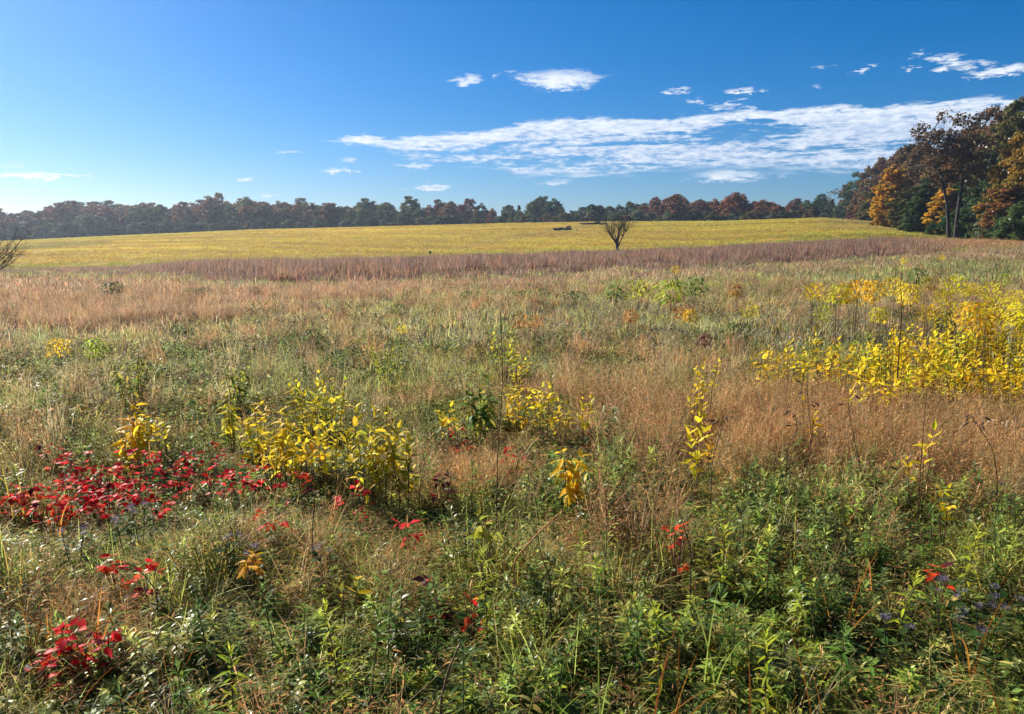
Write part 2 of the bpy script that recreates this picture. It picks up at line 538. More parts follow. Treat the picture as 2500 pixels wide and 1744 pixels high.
# ------------------------------------------------------------------ trees
def tree_trunk(rng, H, R0, n_limbs, first, spread, forks=2, lean=0.03):
    """unit is metres; returns a trunk with limbs and branch ends"""
    mb = MB()
    k = 8
    z = np.linspace(-0.4, H * 0.86, k)
    wob = np.cumsum(rng.normal(0, lean * H / k, (k, 2)), 0); wob -= wob[0]
    pts = np.column_stack([wob, z])
    rad = R0 * (1 - np.linspace(0, 1, k)) ** 0.8 * 0.85 + R0 * 0.15
    rad[0] *= 1.25
    add_tube(mb, pts, rad, (1, 1, 1), 7)
    ends = []
    for i in range(n_limbs):
        f = first + (0.95 - first) * (i + rng.random() * 0.7) / n_limbs
        b = np.array([np.interp(f, np.linspace(0, 1, k), pts[:, j]) for j in range(3)])
        a = i * 2.4 + rng.normal(0, 0.4)
        ln = spread * (0.55 + 0.5 * rng.random()) * (1.15 - 0.6 * f)
        rise = 0.35 + 0.6 * f + rng.normal(0, 0.12)
        d = norm(np.array([math.cos(a), math.sin(a), rise]))
        s = np.linspace(0, 1, 5)[:, None]
        limb = b + d * ln * s + np.array([0, 0, 1]) * (0.14 * ln) * s ** 2 + np.concatenate([[[0, 0, 0]], rng.normal(0, ln * 0.035, (4, 3))])
        r0 = np.interp(f, np.linspace(0, 1, k), rad) * 0.5
        add_tube(mb, limb, np.linspace(r0, r0 * 0.25, 5), (1, 1, 1), 5)
        ends.append(limb[-1])
        for _ in range(forks):
            q = limb[rng.integers(2, 5)]
            d2 = norm(d + rng.normal(0, 0.55, 3) + np.array([0, 0, 0.25]))
            tw = q + d2 * ln * 0.5 * s + rng.normal(0, ln * 0.02, (5, 3)) * s
            add_tube(mb, tw, np.linspace(r0 * 0.35, r0 * 0.1, 5), (1, 1, 1), 4)
            ends.append(tw[-1])
    return mb, np.array(ends)

def crown_mesh(rng, name, H, z0, R, ncl, per, lsz, profile, ends=None, sparse=0.0, csize=0.2):
    """leaf sprays gathered in uneven clumps; profile(t) gives the crown radius over the crown's height"""
    cen = []
    while len(cen) < ncl:
        t = rng.random()
        rr = profile(t) * R
        if rng.random() > profile(t) + 0.15:
            continue
        a = rng.random() * 2 * math.pi
        bump = 0.72 + 0.5 * float(fbm(a * 1.3 + 10 + R, t * 3.0 + H, 2))
        q = math.sqrt(rng.random() * 0.8 + 0.2) * bump
        cen.append((math.cos(a) * rr * q, math.sin(a) * rr * q, z0 + (H - z0) * t))
    cen = np.array(cen)
    if ends is not None and len(ends):
        cen = np.concatenate([cen, ends])
    n = len(cen)
    crad = R * csize * (0.6 + 0.8 * rng.random(n))
    cb = 0.62 + 0.75 * rng.random(n)
    chue = rng.normal(0, 0.10, n)
    cnt = np.maximum(6, (per * (crad / (R * csize)) ** 2 * (1 - sparse * rng.random(n))).astype(int))
    idx = np.repeat(np.arange(n), cnt); m = len(idx)
    d = norm(rng.normal(0, 1, (m, 3)))
    rr = crad[idx] * rng.random(m) ** 0.45
    off = d * rr[:, None]; off[:, 2] *= 0.72
    p = cen[idx] + off
    nrm = norm(d * 0.9 + rng.normal(0, 0.6, (m, 3)) + np.array([0, 0, 0.35]))
    ref = norm(rng.normal(0, 1, (m, 3)))
    u = norm(np.cross(nrm, ref)); w = np.cross(nrm, u)
    s = lsz * (0.55 + 0.9 * rng.random(m))
    v = np.stack([p - u * s[:, None] * 0.62, p - w * s[:, None] * 0.34 + nrm * s[:, None] * 0.08, p + u * s[:, None] * 0.62,
                  p + w * s[:, None] * 0.34 + nrm * s[:, None] * 0.08], 1).reshape(-1, 3)
    f = np.arange(m * 4).reshape(-1, 4)
    b = cb[idx] * (0.7 + 0.6 * rng.random(m))
    h = chue[idx] + rng.normal(0, 0.08, m)
    c = np.stack([b * (1 + h), b, b * (1 - 0.5 * h)], 1)
    return mesh_from(name, v, f, MAT_CROWN, np.repeat(c, 4, 0))

def p_round(t): return max(0.0, math.sin(math.pi * min(1, 0.10 + 0.88 * t))) ** 0.55
def p_full(t): return max(0.05, (1 - t ** 3.2)) * (0.72 + 0.28 * min(1, t * 4))
def p_cone(t): return max(0.04, (1 - t) ** 0.75) * (0.6 + 0.4 * min(1, t * 5))
def p_vase(t): return max(0.05, min(1.0, 0.25 + 1.15 * t)) * max(0.1, 1 - max(0, t - 0.72) * 2.6)

rt = np.random.default_rng(77)
FAR = []          # far crowns, unit tree: height 16
for i in range(9):
    prof = [p_full, p_round, p_full, p_round, p_vase, p_full, p_round, p_cone, p_full][i]
    z0 = [0.5, 1.2, 0.3, 1.0, 1.8, 0.4, 0.8, 0.8, 0.5][i]
    tmb, ends = tree_trunk(rt, 16, 0.24, 7, 0.3, 4.2, 1)
    crown = crown_mesh(rt, 'far_crown', 16, z0, 4.5 if i != 7 else 3.2, 96, 62, 0.60, prof, ends if i in (1, 3, 4, 6) else None, 0.3, 0.24)
    FAR.append((tmb.mesh('far_trunk', MAT_BARK, True), crown))
NEAR = []         # crowns of the nearer wood, unit tree: height 20
specs = [(p_full, 0.3, 5.6, 190, 90, 0.0), (p_round, 2.5, 5.6, 160, 90, 0.1), (p_full, 0.2, 4.6, 190, 90, 0.0), (p_cone, 0.2, 4.8, 190, 85, 0.0),
         (p_round, 6.0, 5.0, 70, 60, 0.6), (p_full, 0.6, 6.2, 170, 85, 0.1), (p_vase, 5.0, 6.0, 120, 80, 0.3)]
for i, (prof, z0, R, ncl, per, spr) in enumerate(specs):
    tmb, ends = tree_trunk(rt, 20, 0.30, 10, 0.28, 5.0, 2)
    crown = crown_mesh(rt, 'wood_crown', 20, z0, R, ncl, per, 0.46, prof, ends, spr, 0.17)
    NEAR.append((tmb.mesh('wood_trunk', MAT_BARK, True), crown))
# shrubs at the wood's foot, unit: height 4
SHRUB = []
for i in range(3):
    mb = MB()
    for k in range(7):
        a = k * 0.9 + rt.random(); ln = 2.2 + rt.random()
        s = np.linspace(0, 1, 5)[:, None]
        add_tube(mb, np.array([0, 0, -0.2]) + s * np.array([math.cos(a) * ln * 0.5, math.sin(a) * ln * 0.5, ln]) , np.linspace(0.05, 0.01, 5), (1, 1, 1), 4)
    SHRUB.append((mb.mesh('shrub_stems', MAT_BARK), crown_mesh(rt, 'shrub_crown', 4, 0.1, 2.5, 80, 60, 0.30, [p_round, p_full, p_full][i], None, 0.1, 0.22)))

TREE_COL = {
    'russet': (0.200, 0.074, 0.030), 'brown': (0.140, 0.084, 0.030), 'maroon': (0.130, 0.046, 0.030), 'olive': (0.115, 0.110, 0.026),
    'dull green': (0.062, 0.098, 0.026), 'dark green': (0.034, 0.068, 0.018), 'golden': (0.40, 0.21, 0.018), 'orange': (0.54, 0.27, 0.016),
    'copper': (0.22, 0.105, 0.024), 'grey green': (0.125, 0.145, 0.070), 'yellow': (0.58, 0.38, 0.02), 'gold brown': (0.27, 0.165, 0.018)}

def plant_tree(name, variant, unit_h, loc, H, wide, colour, label, group, rz, trunk_name='trunk', jitter=0.05):
    tm, cm = variant
    r = empty(name, loc, label, 'shrub' if 'shrub' in name else 'tree', group, rz)
    r.scale = (wide, wide, H / unit_h)
    c = np.array(TREE_COL[colour]) * (1 + RNG.normal(0, jitter, 3))
    link(trunk_name, tm, r)
    link('crown', cm, r, tuple(np.clip(c, 0.01, 0.9)))
    return r

TOP = np.array([(-300, 548), (-100, 535), (0, 522), (60, 512), (130, 500), (200, 491), (250, 503), (300, 496), (420, 495), (560, 486), (640, 490), (760, 494),
                (900, 494), (1000, 499), (1080, 492), (1180, 500), (1220, 512), (1260, 505), (1330, 484), (1375, 498), (1410, 508), (1440, 498), (1500, 508), (1545, 500),
                (1600, 484), (1660, 488), (1720, 490), (1785, 470), (1830, 486), (1880, 492), (1930, 498), (2000, 480), (2060, 482), (2200, 470)], float)

def far_wood():
    rng = np.random.default_rng(11)
    def where(px):
        for lim, t in ((160, 'at the far left end'), (420, 'near the rounded pale bush'), (760, 'where it is highest'), (1020, 'above the nest box'), (1240, 'in its russet stretch'),
                       (1420, 'above the log heap'), (1580, 'behind the bare tree'), (1850, 'right of the bare tree'), (9999, 'by the near wood')):
            if px < lim:
                return t
    ORD = ['first', 'second', 'third', 'fourth', 'fifth', 'sixth', 'seventh', 'eighth', 'ninth', 'tenth']
    todo = {}
    def name_all(kind):
        for (c, rank, w), l in todo.items():
            l.sort(key=lambda q: q[0])
            for i, (_, o) in enumerate(l):
                o['label'] = (f'{ORD[i]} ' if len(l) > 1 else '') + f'{c} {rank}{kind}' + (' from the left' if len(l) > 1 else '') + f', far treeline, {w}'
        todo.clear()
    def pick(px):
        if px < 300: w = dict(maroon=2, brown=3, olive=1, russet=4)
        elif px < 850: w = dict(maroon=1, brown=3, russet=4, olive=2, copper=2)
        elif px < 1040: w = {'dull green': 3, 'olive': 2, 'brown': 1, 'grey green': 1}
        elif px < 1230: w = dict(russet=5, maroon=2, brown=1)
        elif px < 1560: w = {'dull green': 2, 'dark green': 3, 'olive': 1, 'brown': 1, 'grey green': 1}
        elif px < 1960: w = {'russet': 4, 'maroon': 2, 'copper': 1, 'dull green': 1}
        else: w = {'dull green': 3, 'dark green': 2, 'brown': 1}
        k = list(w); p = np.array([w[i] for i in k], float)
        return k[rng.choice(len(k), p=p / p.sum())]
    rows = [(3, 27, 0.93, 'tree'), (24, 25, 1.0, 'tree'), (55, 32, 1.0, 'tree')]
    for ri, (back, step, hf, nm) in enumerate(rows):
        px = -160.0 + ri * 11
        while px < 2120:
            p = px + rng.normal(0, 6)
            az = math.atan2(ray(p, 560)[0], ray(p, 560)[1])
            rr = float(crest_r(az)) + 34 + back + rng.normal(0, 4)
            if p > 1990: rr += 55
            x, y = rr * math.sin(az), rr * math.cos(az)
            g = float(gz(x, y)) - 0.1
            ztop = at(p, float(np.interp(p, TOP[:, 0], TOP[:, 1])) + rng.normal(3, 8), y)[2]
            H = max(6.0, (ztop - g) * hf * (1.0 - 0.06 * rng.random()))
            c = pick(p)
            wide = H / 16 * (1.05 + 0.45 * rng.random())
            o = plant_tree('deciduous_tree', FAR[rng.integers(0, 7) if rng.random() > 0.04 else 7], 16, (x, y, g), H, wide, c, 'tree', 'trees of the far treeline', rng.random() * 6.3)
            todo.setdefault((c, ['front rank ', 'middle rank ', 'rear rank '][ri], where(p)), []).append((p, o))
            px += step * (0.8 + 0.5 * rng.random())
    name_all('tree')
    # bushes along the foot of the far wood
    tall_done = False
    px = -140.0
    while px < 2060:
        p = px
        az = math.atan2(ray(p, 560)[0], ray(p, 560)[1])
        rr = float(crest_r(az)) + rng.uniform(20, 32)
        if p > 1990: rr += 40
        x, y = rr * math.sin(az), rr * math.cos(az); g = float(gz(x, y)) - 0.1
        c = ['dull green', 'grey green', 'olive', 'dark green', 'brown'][rng.integers(0, 5)]
        H = rng.uniform(2.6, 5.0) * (1.25 if p < 420 else 1.0)
        tall = abs(p - 215) < 16 and not tall_done
        if tall:
            H = 8.6; c = 'grey green'; tall_done = True
        r = plant_tree('woodland_shrub', SHRUB[rng.integers(0, 3)], 4, (x, y, g), H, H / 4 * 1.1, c, 'bush', 'bushes along the far treeline', rng.random() * 6.3, 'stems')
        if tall:
            r['label'] = 'tall rounded pale green bush standing out before the hazy left treeline'
            del r['group']
        else:
            todo.setdefault((c, '', where(p)), []).append((p, r))
        px += rng.uniform(16, 30)
    name_all('bush')
far_wood()

def near_wood():
    rng = np.random.default_rng(23)
    def put(px, Y, top, width, colour, var, label, group=None, base=None):
        x = at(px, 560, Y)[0]
        g = float(gz(x, Y)) - 0.15
        H = at(px, top, Y)[2] - g
        uw = specs[var][2] * 2
        plant_tree('woodland_tree', NEAR[var], 20, (x, Y, g), H, width / uw, colour, label, group, rng.random() * 6.3)
    W = [
        (2062, 345, 452, 9, 'brown', 1, 'brown tree at the far tip of the near wood, beside a thin bare one'),
        (2085, 325, 425, 12, 'dull green', 6, 'dusky green crowned tree topping the far tip of the near wood'),
        (2112, 300, 408, 13, 'brown', 0, 'brown tree second from the far tip of the near wood'),
        (2142, 270, 388, 14, 'brown', 5, 'brown tree rising above the orange tree on its open side'),
        (2175, 245, 372, 14, 'maroon', 0, 'maroon crowned tree on the skyline above the orange tree'),
        (2205, 215, 356, 13, 'brown', 1, 'dark brown tree behind the paired bare trunks, left of them'),
        (2235, 190, 350, 13, 'brown', 5, 'brown tree on the skyline behind the two-trunked tree'),
        (2128, 230, 462, 9, 'olive', 2, 'olive tree low behind the orange tree at the field corner'),
        (2108, 262, 478, 8, 'copper', 2, 'copper tree low at the wood edge by the field corner'),
        (2085, 300, 492, 7, 'russet', 2, 'low russet tree at the field corner, lowest at that edge'),
        (2172, 176, 405, 8.0, 'orange', 2, 'bright orange tree lit by the sun at the wood edge'),
        (2155, 172, 452, 6.0, 'orange', 2, 'lower orange tree bulging out in front of the bright orange one'),
        (2205, 166, 462, 7, 'olive', 2, 'narrow olive green tree between orange tree and dark cedar'),
        (2198, 196, 405, 10, 'brown', 0, 'brown tree between the orange tree and the maroon skyline'),
        (2252, 158, 436, 9.5, 'dark green', 3, 'dark green pointed cedar at the wood edge'),
        (2232, 156, 480, 6.0, 'dull green', 3, 'smaller green pointed cedar leaning on the dark cedar'),
        (2300, 152, 455, 7.5, 'yellow', 2, 'golden yellow tree glowing behind the paired bare trunks'),
        (2345, 156, 462, 6.5, 'golden', 2, 'golden tree just right of the paired bare trunks'),
        (2290, 178, 372, 13, 'brown', 5, 'brown tree filling in behind the paired trunks'),
        (2345, 168, 335, 13, 'russet', 5, 'russet brown tree right behind the two-trunked tree top'),
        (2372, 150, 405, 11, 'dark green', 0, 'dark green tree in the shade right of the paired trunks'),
        (2402, 146, 272, 12, 'brown', 6, 'tall brown tree with open twiggy top on the skyline'),
        (2368, 162, 312, 12, 'copper', 1, 'copper tree left of the tall twiggy topped one'),
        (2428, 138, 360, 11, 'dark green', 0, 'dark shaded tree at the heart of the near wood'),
        (2462, 136, 240, 12, 'olive', 1, 'tallest olive green crown on the skyline at the photo edge'),
        (2470, 122, 328, 10, 'gold brown', 5, 'gold brown tree with lit leaves at the photo edge'),
        (2505, 118, 350, 10, 'gold brown', 5, 'dull gold tree at the photo edge, before the gold brown one'),
        (2450, 118, 452, 6.5, 'copper', 2, 'low copper tree above the green shrubs'),
        (2530, 132, 262, 13, 'dull green', 0, 'green tree cut by the photo edge behind the dull gold one'),
        (2590, 116, 300, 12, 'brown', 5, 'brown tree just outside the frame beside the wood edge'),
        (2680, 110, 270, 13, 'russet', 5, 'russet tree outside the frame further along the wood edge'),
        (2400, 170, 300, 13, 'maroon', 0, 'maroon tree deep in the near wood behind the twiggy top'),
        (2440, 160, 262, 13, 'brown', 5, 'brown tree deep in the near wood behind the tallest crown'),
        (2320, 200, 362, 14, 'maroon', 5, 'maroon tree deep behind the golden yellow tree'),
        (2260, 225, 368, 14, 'brown', 5, 'brown tree deep behind the dark cedar'),
    ]
    for w in W:
        put(*w)
    S = [(2352, 136, 508, 'dark green', 'dark shrub right at the foot of the paired trunks'), (2385, 132, 498, 'dark green', 'large dark shrub at the wood foot, second from the paired trunks'),
         (2418, 126, 522, 'dull green', 'mid green shrub at the wood foot between two dark ones'), (2440, 122, 512, 'grey green', 'pale green shrub in sun at the wood foot'),
         (2472, 116, 505, 'dark green', 'dark green shrub beside the pale one at the wood foot'), (2498, 110, 500, 'dull green', 'green shrub at the wood foot cut by the photo edge'),
         (2205, 158, 548, 'olive', 'low olive shrub under the narrow olive tree'), (2278, 148, 545, 'dark green', 'low dark shrub left of the paired trunks'),
         (2150, 178, 540, 'dull green', 'low green shrub under the orange trees'), (2545, 108, 500, 'dull green', 'green shrub outside the frame along the wood foot'),
         (2120, 215, 532, 'dull green', 'low green shrub at the field corner of the wood'), (2098, 250, 528, 'olive', 'low olive shrub farthest along the field corner')]
    for i, (px, Y, top, c, lab) in enumerate(S):
        x = at(px, 560, Y)[0]; g = float(gz(x, Y)) - 0.1
        H = at(px, top, Y)[2] - g
        plant_tree('woodland_shrub', SHRUB[i % 3], 4, (x, Y, g), H, H / 4 * 1.05, c, lab, 'shrubs at the foot of the near wood', rng.random() * 6, 'stems')
near_wood()

def twin_tree():
    """tall open-grown tree with two bare trunks in front of the wood"""
    rng = np.random.default_rng(8)
    Y = 131.0
    x, _, _ = at(2328, 560, Y); g = float(gz(x, Y)) - 0.2
    H = at(2328, 306, Y)[2] - g
    r = empty('two_trunked_tree', (x, Y, g), 'tall two-trunked tree with bare stems and thin dark crown before the wood', 'tree')
    sx = Y / F
    paths = [[(-12, 0), (-16, 40), (-24, 90), (-38, 130), (-50, 165), (-66, 210), (-80, 255)],
             [(9, 0), (8, 45), (10, 95), (14, 135), (8, 170), (10, 215), (20, 268)]]
    ends = []
    for k, path in enumerate(paths):
        p = np.array([(a * sx, (k - 0.5) * 0.5 + (a * 0.004), b * sx) for a, b in path])
        mb = MB(); rad = np.linspace(0.36, 0.07, len(p)); add_tube(mb, p, rad, (1, 1, 1), 8)
        tk = link('trunk', mb.mesh('trunk', MAT_DARKBARK, True), r)
        lm = MB()
        for i in range(16):
            f = 0.40 + 0.6 * (i + rng.random()) / 16
            b = np.array([np.interp(f, np.linspace(0, 1, len(p)), p[:, j]) for j in range(3)])
            a = i * 2.4 + rng.random(); ln = (1.5 + 2.6 * rng.random()) * (0.7 + 0.5 * f)
            d = norm(np.array([math.cos(a), math.sin(a), 0.75 + 0.4 * rng.random()]))
            s = np.linspace(0, 1, 5)[:, None]
            q = b + d * ln * s + rng.normal(0, 0.09, (5, 3)) * s
            add_tube(lm, q, np.linspace(0.075, 0.02, 5), (1, 1, 1), 4)
            ends.append(q[-1]); ends.append(q[3])
            for _ in range(2):
                d2 = norm(d + rng.normal(0, 0.6, 3)); q2 = q[3] + d2 * 1.2 * s
                add_tube(lm, q2, np.linspace(0.03, 0.008, 5), (1, 1, 1), 4); ends.append(q2[-1])
        link('limbs', lm.mesh('limbs', MAT_DARKBARK), tk)
    ends = np.array(ends); ends = ends[ends[:, 2] > H * 0.48]
    cm = crown_mesh(rng, 'crown', H, H * 0.55, 5.0, 70, 44, 0.42, p_round, ends, 0.6, 0.22)
    link('crown', cm, r, (0.090, 0.056, 0.026))
twin_tree()

def thin_bare_tree():
    rng = np.random.default_rng(18)
    Y = 335.0; px = 2032
    x, _, _ = at(px, 560, Y); g = float(gz(x, Y)) - 0.2
    H = at(px, 455, Y)[2] - g
    r = empty('bare_tree', (x, Y, g), 'thin pale bare tree against the sky at the far tip of the wood', 'tree')
    mb, ends = tree_trunk(rng, H, 0.2, 14, 0.3, 5.0, 4)
    link('trunk', mb.mesh('trunk', MAT_WOOD), r)
    link('crown', crown_mesh(rng, 'crown', H, H * 0.5, 3.5, 3, 10, 0.5, p_round, ends, 0.6, 0.16), r, (0.17, 0.15, 0.09))
thin_bare_tree()

def lone_tree():
    """bare tree with a thick ivied bole between meadow and field"""
    rng = np.random.default_rng(3)
    Y = 120.0; px = 1508
    x, _, _ = at(px, 600, Y); g = float(gz(x, Y))
    r = empty('bare_tree', (x, Y, g), 'lone bare tree with thick dark trunk at the edge of the yellow field', 'tree')
    r.scale = (0.84, 0.84, 0.84)
    s = Y / F
    def pth(l): return np.array([(a * s, d, b * s) for a, b, d in l])
    mb = MB()
    bole = pth([(0, -10, 0), (0, 6, 0), (-1, 25, 0), (-2, 42, .05), (2, 60, .1), (3, 72, .1)])
    add_tube(mb, bole, [0.42, 0.34, 0.30, 0.31, 0.22, 0.12], (1, 1, 1), 10)
    arm = pth([(-2, 34, 0), (-10, 46, -.2), (-17, 54, -.3), (-22, 60, -.4)])
    add_tube(mb, arm, [0.24, 0.20, 0.19, 0.08], (1, 1, 1), 8)
    arm2 = pth([(2, 30, 0), (9, 44, .2), (15, 56, .4), (22, 68, .5)])
    add_tube(mb, arm2, [0.17, 0.12, 0.09, 0.05], (1, 1, 1), 7)
    tk = link('trunk', mb.mesh('trunk', MAT_DARKBARK, True), r)
    starts = [(bole[4], 9), (bole[5], 13), (arm[2], 8), (arm[3], 9), (arm2[2], 8), (arm2[3], 9), (bole[3], 5)]
    tips = []
    for b, n in starts:
        br = MB()
        for i in range(n):
            a = rng.random() * 6.3; out = (b[0] * 0.22 + rng.normal(0, 0.42))
            d = norm(np.array([out, rng.normal(0, 0.55), 0.95]))
            ln = rng.uniform(1.6, 3.4)
            t = np.linspace(0, 1, 6)[:, None]
            q = b + d * ln * t + np.array([d[0] * 0.25, 0, 0.12]) * ln * t ** 2 + rng.normal(0, 0.06, (6, 3)) * t
            add_tube(br, q, np.linspace(0.055, 0.014, 6), (1, 1, 1), 4)
            for _ in range(9):
                k = rng.integers(2, 6); d2 = norm(d + rng.normal(0, 0.75, 3)); l2 = rng.uniform(0.5, 1.4)
                q2 = q[k] + d2 * l2 * t
                add_tube(br, q2, np.linspace(0.013, 0.005, 6), (1, 1, 1), 3)
                tips.append(q2[-1])
        link('branch', br.mesh('branch', MAT_DARKBARK), tk)
    link('leaf_spray', crown_mesh(rng, 'leaf_spray', 4, 3, 1.0, 1, 5, 0.13, p_round, np.array(tips)[::5], 0.5, 0.25), r, (0.16, 0.14, 0.03))
lone_tree()

def spreading_bush():
    """bare shrub at the left frame edge, lowest boughs bending down and up again"""
    rng = np.random.default_rng(31)
    Y = 47.0
    x0, _, _ = at(-75, 690, Y); g = float(gz(x0, Y))
    r = empty('bare_shrub', (x0, Y, g), 'bare dark shrub with arching boughs at the left frame edge', 'shrub')
    s = Y / F
    for k in range(17):
        mb = MB()
        a = rng.uniform(0, 2 * math.pi) if k > 5 else rng.uniform(-0.4, 0.4)
        ln = rng.uniform(2.4, 3.6)
        rise = rng.uniform(0.1, 1.5) if k > 2 else [0.05, 0.22, 0.4][k]
        t = np.linspace(0, 1, 9)[:, None]
        d = np.array([math.cos(a), math.sin(a), 0])
        q = np.array([0, 0, 0.35]) + d * ln * t + np.array([0, 0, 1]) * (rise * 1.2 * t + 1.0 * t ** 3)
        q = q + rng.normal(0, 0.05, (9, 3)) * t
        add_tube(mb, q, np.linspace(0.055, 0.012, 9), (1, 1, 1), 5)
        for _ in range(18):
            i = rng.integers(3, 9)
            d2 = norm(d * 0.6 + rng.normal(0, 0.55, 3) + np.array([0, 0, 0.7])); l2 = rng.uniform(0.4, 1.2)
            q2 = q[i] + d2 * l2 * t + rng.normal(0, 0.025, (9, 3)) * t
            add_tube(mb, q2, np.linspace(0.013, 0.004, 9), (1, 1, 1), 3)
            for _ in range(2):
                q3 = q2[rng.integers(3, 8)] + norm(d2 + rng.normal(0, 0.7, 3)) * 0.35 * t
                add_tube(mb, q3, np.linspace(0.007, 0.003, 9), (1, 1, 1), 3)
        link('bough', mb.mesh('bough', MAT_DARKBARK), r)
    mb = MB(); add_tube(mb, [(0, 0, -0.2), (0.02, 0, 0.2), (0.0, 0.03, 0.55)], [0.2, 0.16, 0.1], (1, 1, 1), 8)
    link('trunk', mb.mesh('trunk', MAT_DARKBARK), r)
spreading_bush()

def nest_box():
    Y = 119.5
    x, _, _ = at(1050, 620, Y); g = float(gz(x, Y))
    z = at(1050, 617, Y)[2] - g
    r = empty('nest_box', (x, Y, g), 'small dark nest box on a post at the field edge', 'nest box', rz=0.3)
    mb = MB(); add_box(mb, (-0.05, -0.05, -0.3), (0.05, 0.05, z - 0.16), (1, 1, 1)); link('post', mb.mesh('post', MAT_WOOD), r)
    mb = MB(); add_box(mb, (-0.17, -0.15, z - 0.16), (0.17, 0.15, z + 0.13), (1, 1, 1)); b = link('box', mb.mesh('box', MAT_DARKBARK), r)
    mb = MB()
    mb.add([(-0.27, -0.24, z + 0.13), (0.27, -0.24, z + 0.13), (0.27, 0.22, z + 0.20), (-0.27, 0.22, z + 0.20),
            (-0.27, -0.24, z + 0.17), (0.27, -0.24, z + 0.17), (0.27, 0.22, z + 0.24), (-0.27, 0.22, z + 0.24)],
           [(3, 2, 1, 0), (4, 5, 6, 7), (0, 1, 5, 4), (1, 2, 6, 5), (2, 3, 7, 6), (3, 0, 4, 7)], (1, 1, 1))
    link('roof', mb.mesh('roof', MAT_DARKBARK), r)
    mb = MB(); a = np.linspace(0, 2 * math.pi, 10, endpoint=False)
    add_tube(mb, [(0, -0.15, z), (0, -0.165, z)], [0.045, 0.045], (1, 1, 1), 10); link('entrance_ring', mb.mesh('entrance_ring', MAT_WOOD), b)
nest_box()

def log_heap(name, px, row, Y, logs, label):
    rng = np.random.default_rng(int(px))
    x, Y, g = hit(px, row, 0.0)
    r = empty(name, (x, Y, g), label, 'log pile')
    for (cx, cz, ln, rad, tilt) in logs:
        mb = MB()
        t = np.linspace(-0.5, 0.5, 6)[:, None]
        ang = rng.normal(0, 0.25)
        q = np.array([cx, rng.normal(0, 0.15), cz]) + np.array([math.cos(ang), math.sin(ang), tilt]) * ln * t + rng.normal(0, 0.02, (6, 3))
        rr = np.full(6, rad) * (1 + rng.normal(0, 0.06, 6))
        q = np.concatenate([q[:1], q, q[-1:]]); rr = np.concatenate([[0.001], rr, [0.001]])
        add_tube(mb, q, rr, (1, 1, 1), 8)
        link('log', mb.mesh('log', MAT_DARKBARK, True), r)
log_heap('log_pile', 1372, 563, 215.0, [(-1.3, .28, 1.9, .30, .02), (0.3, .26, 1.7, .28, 0), (1.6, .32, 1.4, .34, .1), (1.55, .85, 1.0, .22, .3), (-.3, .60, .9, .14, .1), (0.9, .5, 1.2, .16, .25)],
         'low heap of dark logs lying in the yellow field')
log_heap('log_pile', 1450, 549.5, 262.0, [(-2.6, .3, 2.6, .3, .0), (0, .32, 3.0, .34, .0), (2.4, .3, 2.2, .3, .05), (1.0, .75, 1.6, .2, .1)],
         'long dark log heap on the crest against the treeline')

# ------------------------------------------------------------------ scattered ground cover
def scatter(name, label, cat, pts, rot, scl, idx, tint, meshes):
    """one object of countless tufts: a point for each tuft, instanced by geometry nodes"""
    pts = np.asarray(pts, np.float32); n = len(pts)
    me = bpy.data.meshes.new(name)
    me.vertices.add(n); me.vertices.foreach_set('co', pts.ravel())
    def attr(nm, ty, field, arr):
        a = me.attributes.new(nm, ty, 'POINT'); a.data.foreach_set(field, np.ascontiguousarray(arr).ravel())
    attr('rot', 'FLOAT_VECTOR', 'vector', rot.astype(np.float32))
    attr('scl', 'FLOAT_VECTOR', 'vector', scl.astype(np.float32))
    attr('idx', 'INT', 'value', idx.astype(np.int32))
    t4 = np.ones((n, 4), np.float32); t4[:, :3] = np.clip(tint, 0.004, 0.95)
    attr('tint', 'FLOAT_COLOR', 'color', t4)
    coll = bpy.data.collections.new(name + '_tufts')
    for i, m in enumerate(meshes):
        o = bpy.data.objects.new('%s_tuft_%02d' % (name, i), m)
        coll.objects.link(o)
    ng = bpy.data.node_groups.new(name + '_scatter', 'GeometryNodeTree')
    ng.interface.new_socket('Geometry', in_out='INPUT', socket_type='NodeSocketGeometry')
    ng.interface.new_socket('Geometry', in_out='OUTPUT', socket_type='NodeSocketGeometry')
    N = ng.nodes.new; L = ng.links
    gi = N('NodeGroupInput'); go = N('NodeGroupOutput')
    iop = N('GeometryNodeInstanceOnPoints')
    ci = N('GeometryNodeCollectionInfo'); ci.inputs[0].default_value = coll
    ci.inputs['Separate Children'].default_value = True; ci.inputs['Reset Children'].default_value = True
    def named(nm, ty):
        a = N('GeometryNodeInputNamedAttribute'); a.data_type = ty; a.inputs[0].default_value = nm
        return a.outputs[0]
    L.new(gi.outputs[0], iop.inputs['Points'])
    L.new(ci.outputs[0], iop.inputs['Instance'])
    iop.inputs['Pick Instance'].default_value = True
    L.new(named('idx', 'INT'), iop.inputs['Instance Index'])
    L.new(named('rot', 'FLOAT_VECTOR'), iop.inputs['Rotation'])
    L.new(named('scl', 'FLOAT_VECTOR'), iop.inputs['Scale'])
    L.new(iop.outputs[0], go.inputs[0])
    o = link(name, me)
    md = o.modifiers.new('scatter', 'NODES'); md.node_group = ng
    tag(o, label, cat, None, 'stuff')
    return o

rg = np.random.default_rng(99)
CLEAR = []        # x, y, half width, reach: low cover in front of the single plants
def lowered(x, y):
    k = np.zeros(len(x))
    for cx, cy, hw, reach in CLEAR:
        d = math.hypot(cx, cy); ux, uy = -cx / d, -cy / d
        rx, ry = x - cx, y - cy
        al = rx * ux + ry * uy; la = np.abs(rx * uy - ry * ux)
        k = np.maximum(k, sm(al, -0.12, 0.0) * sm(al, reach, reach * 0.5) * sm(la, hw + 0.12, hw))
    return 1 - 0.62 * k


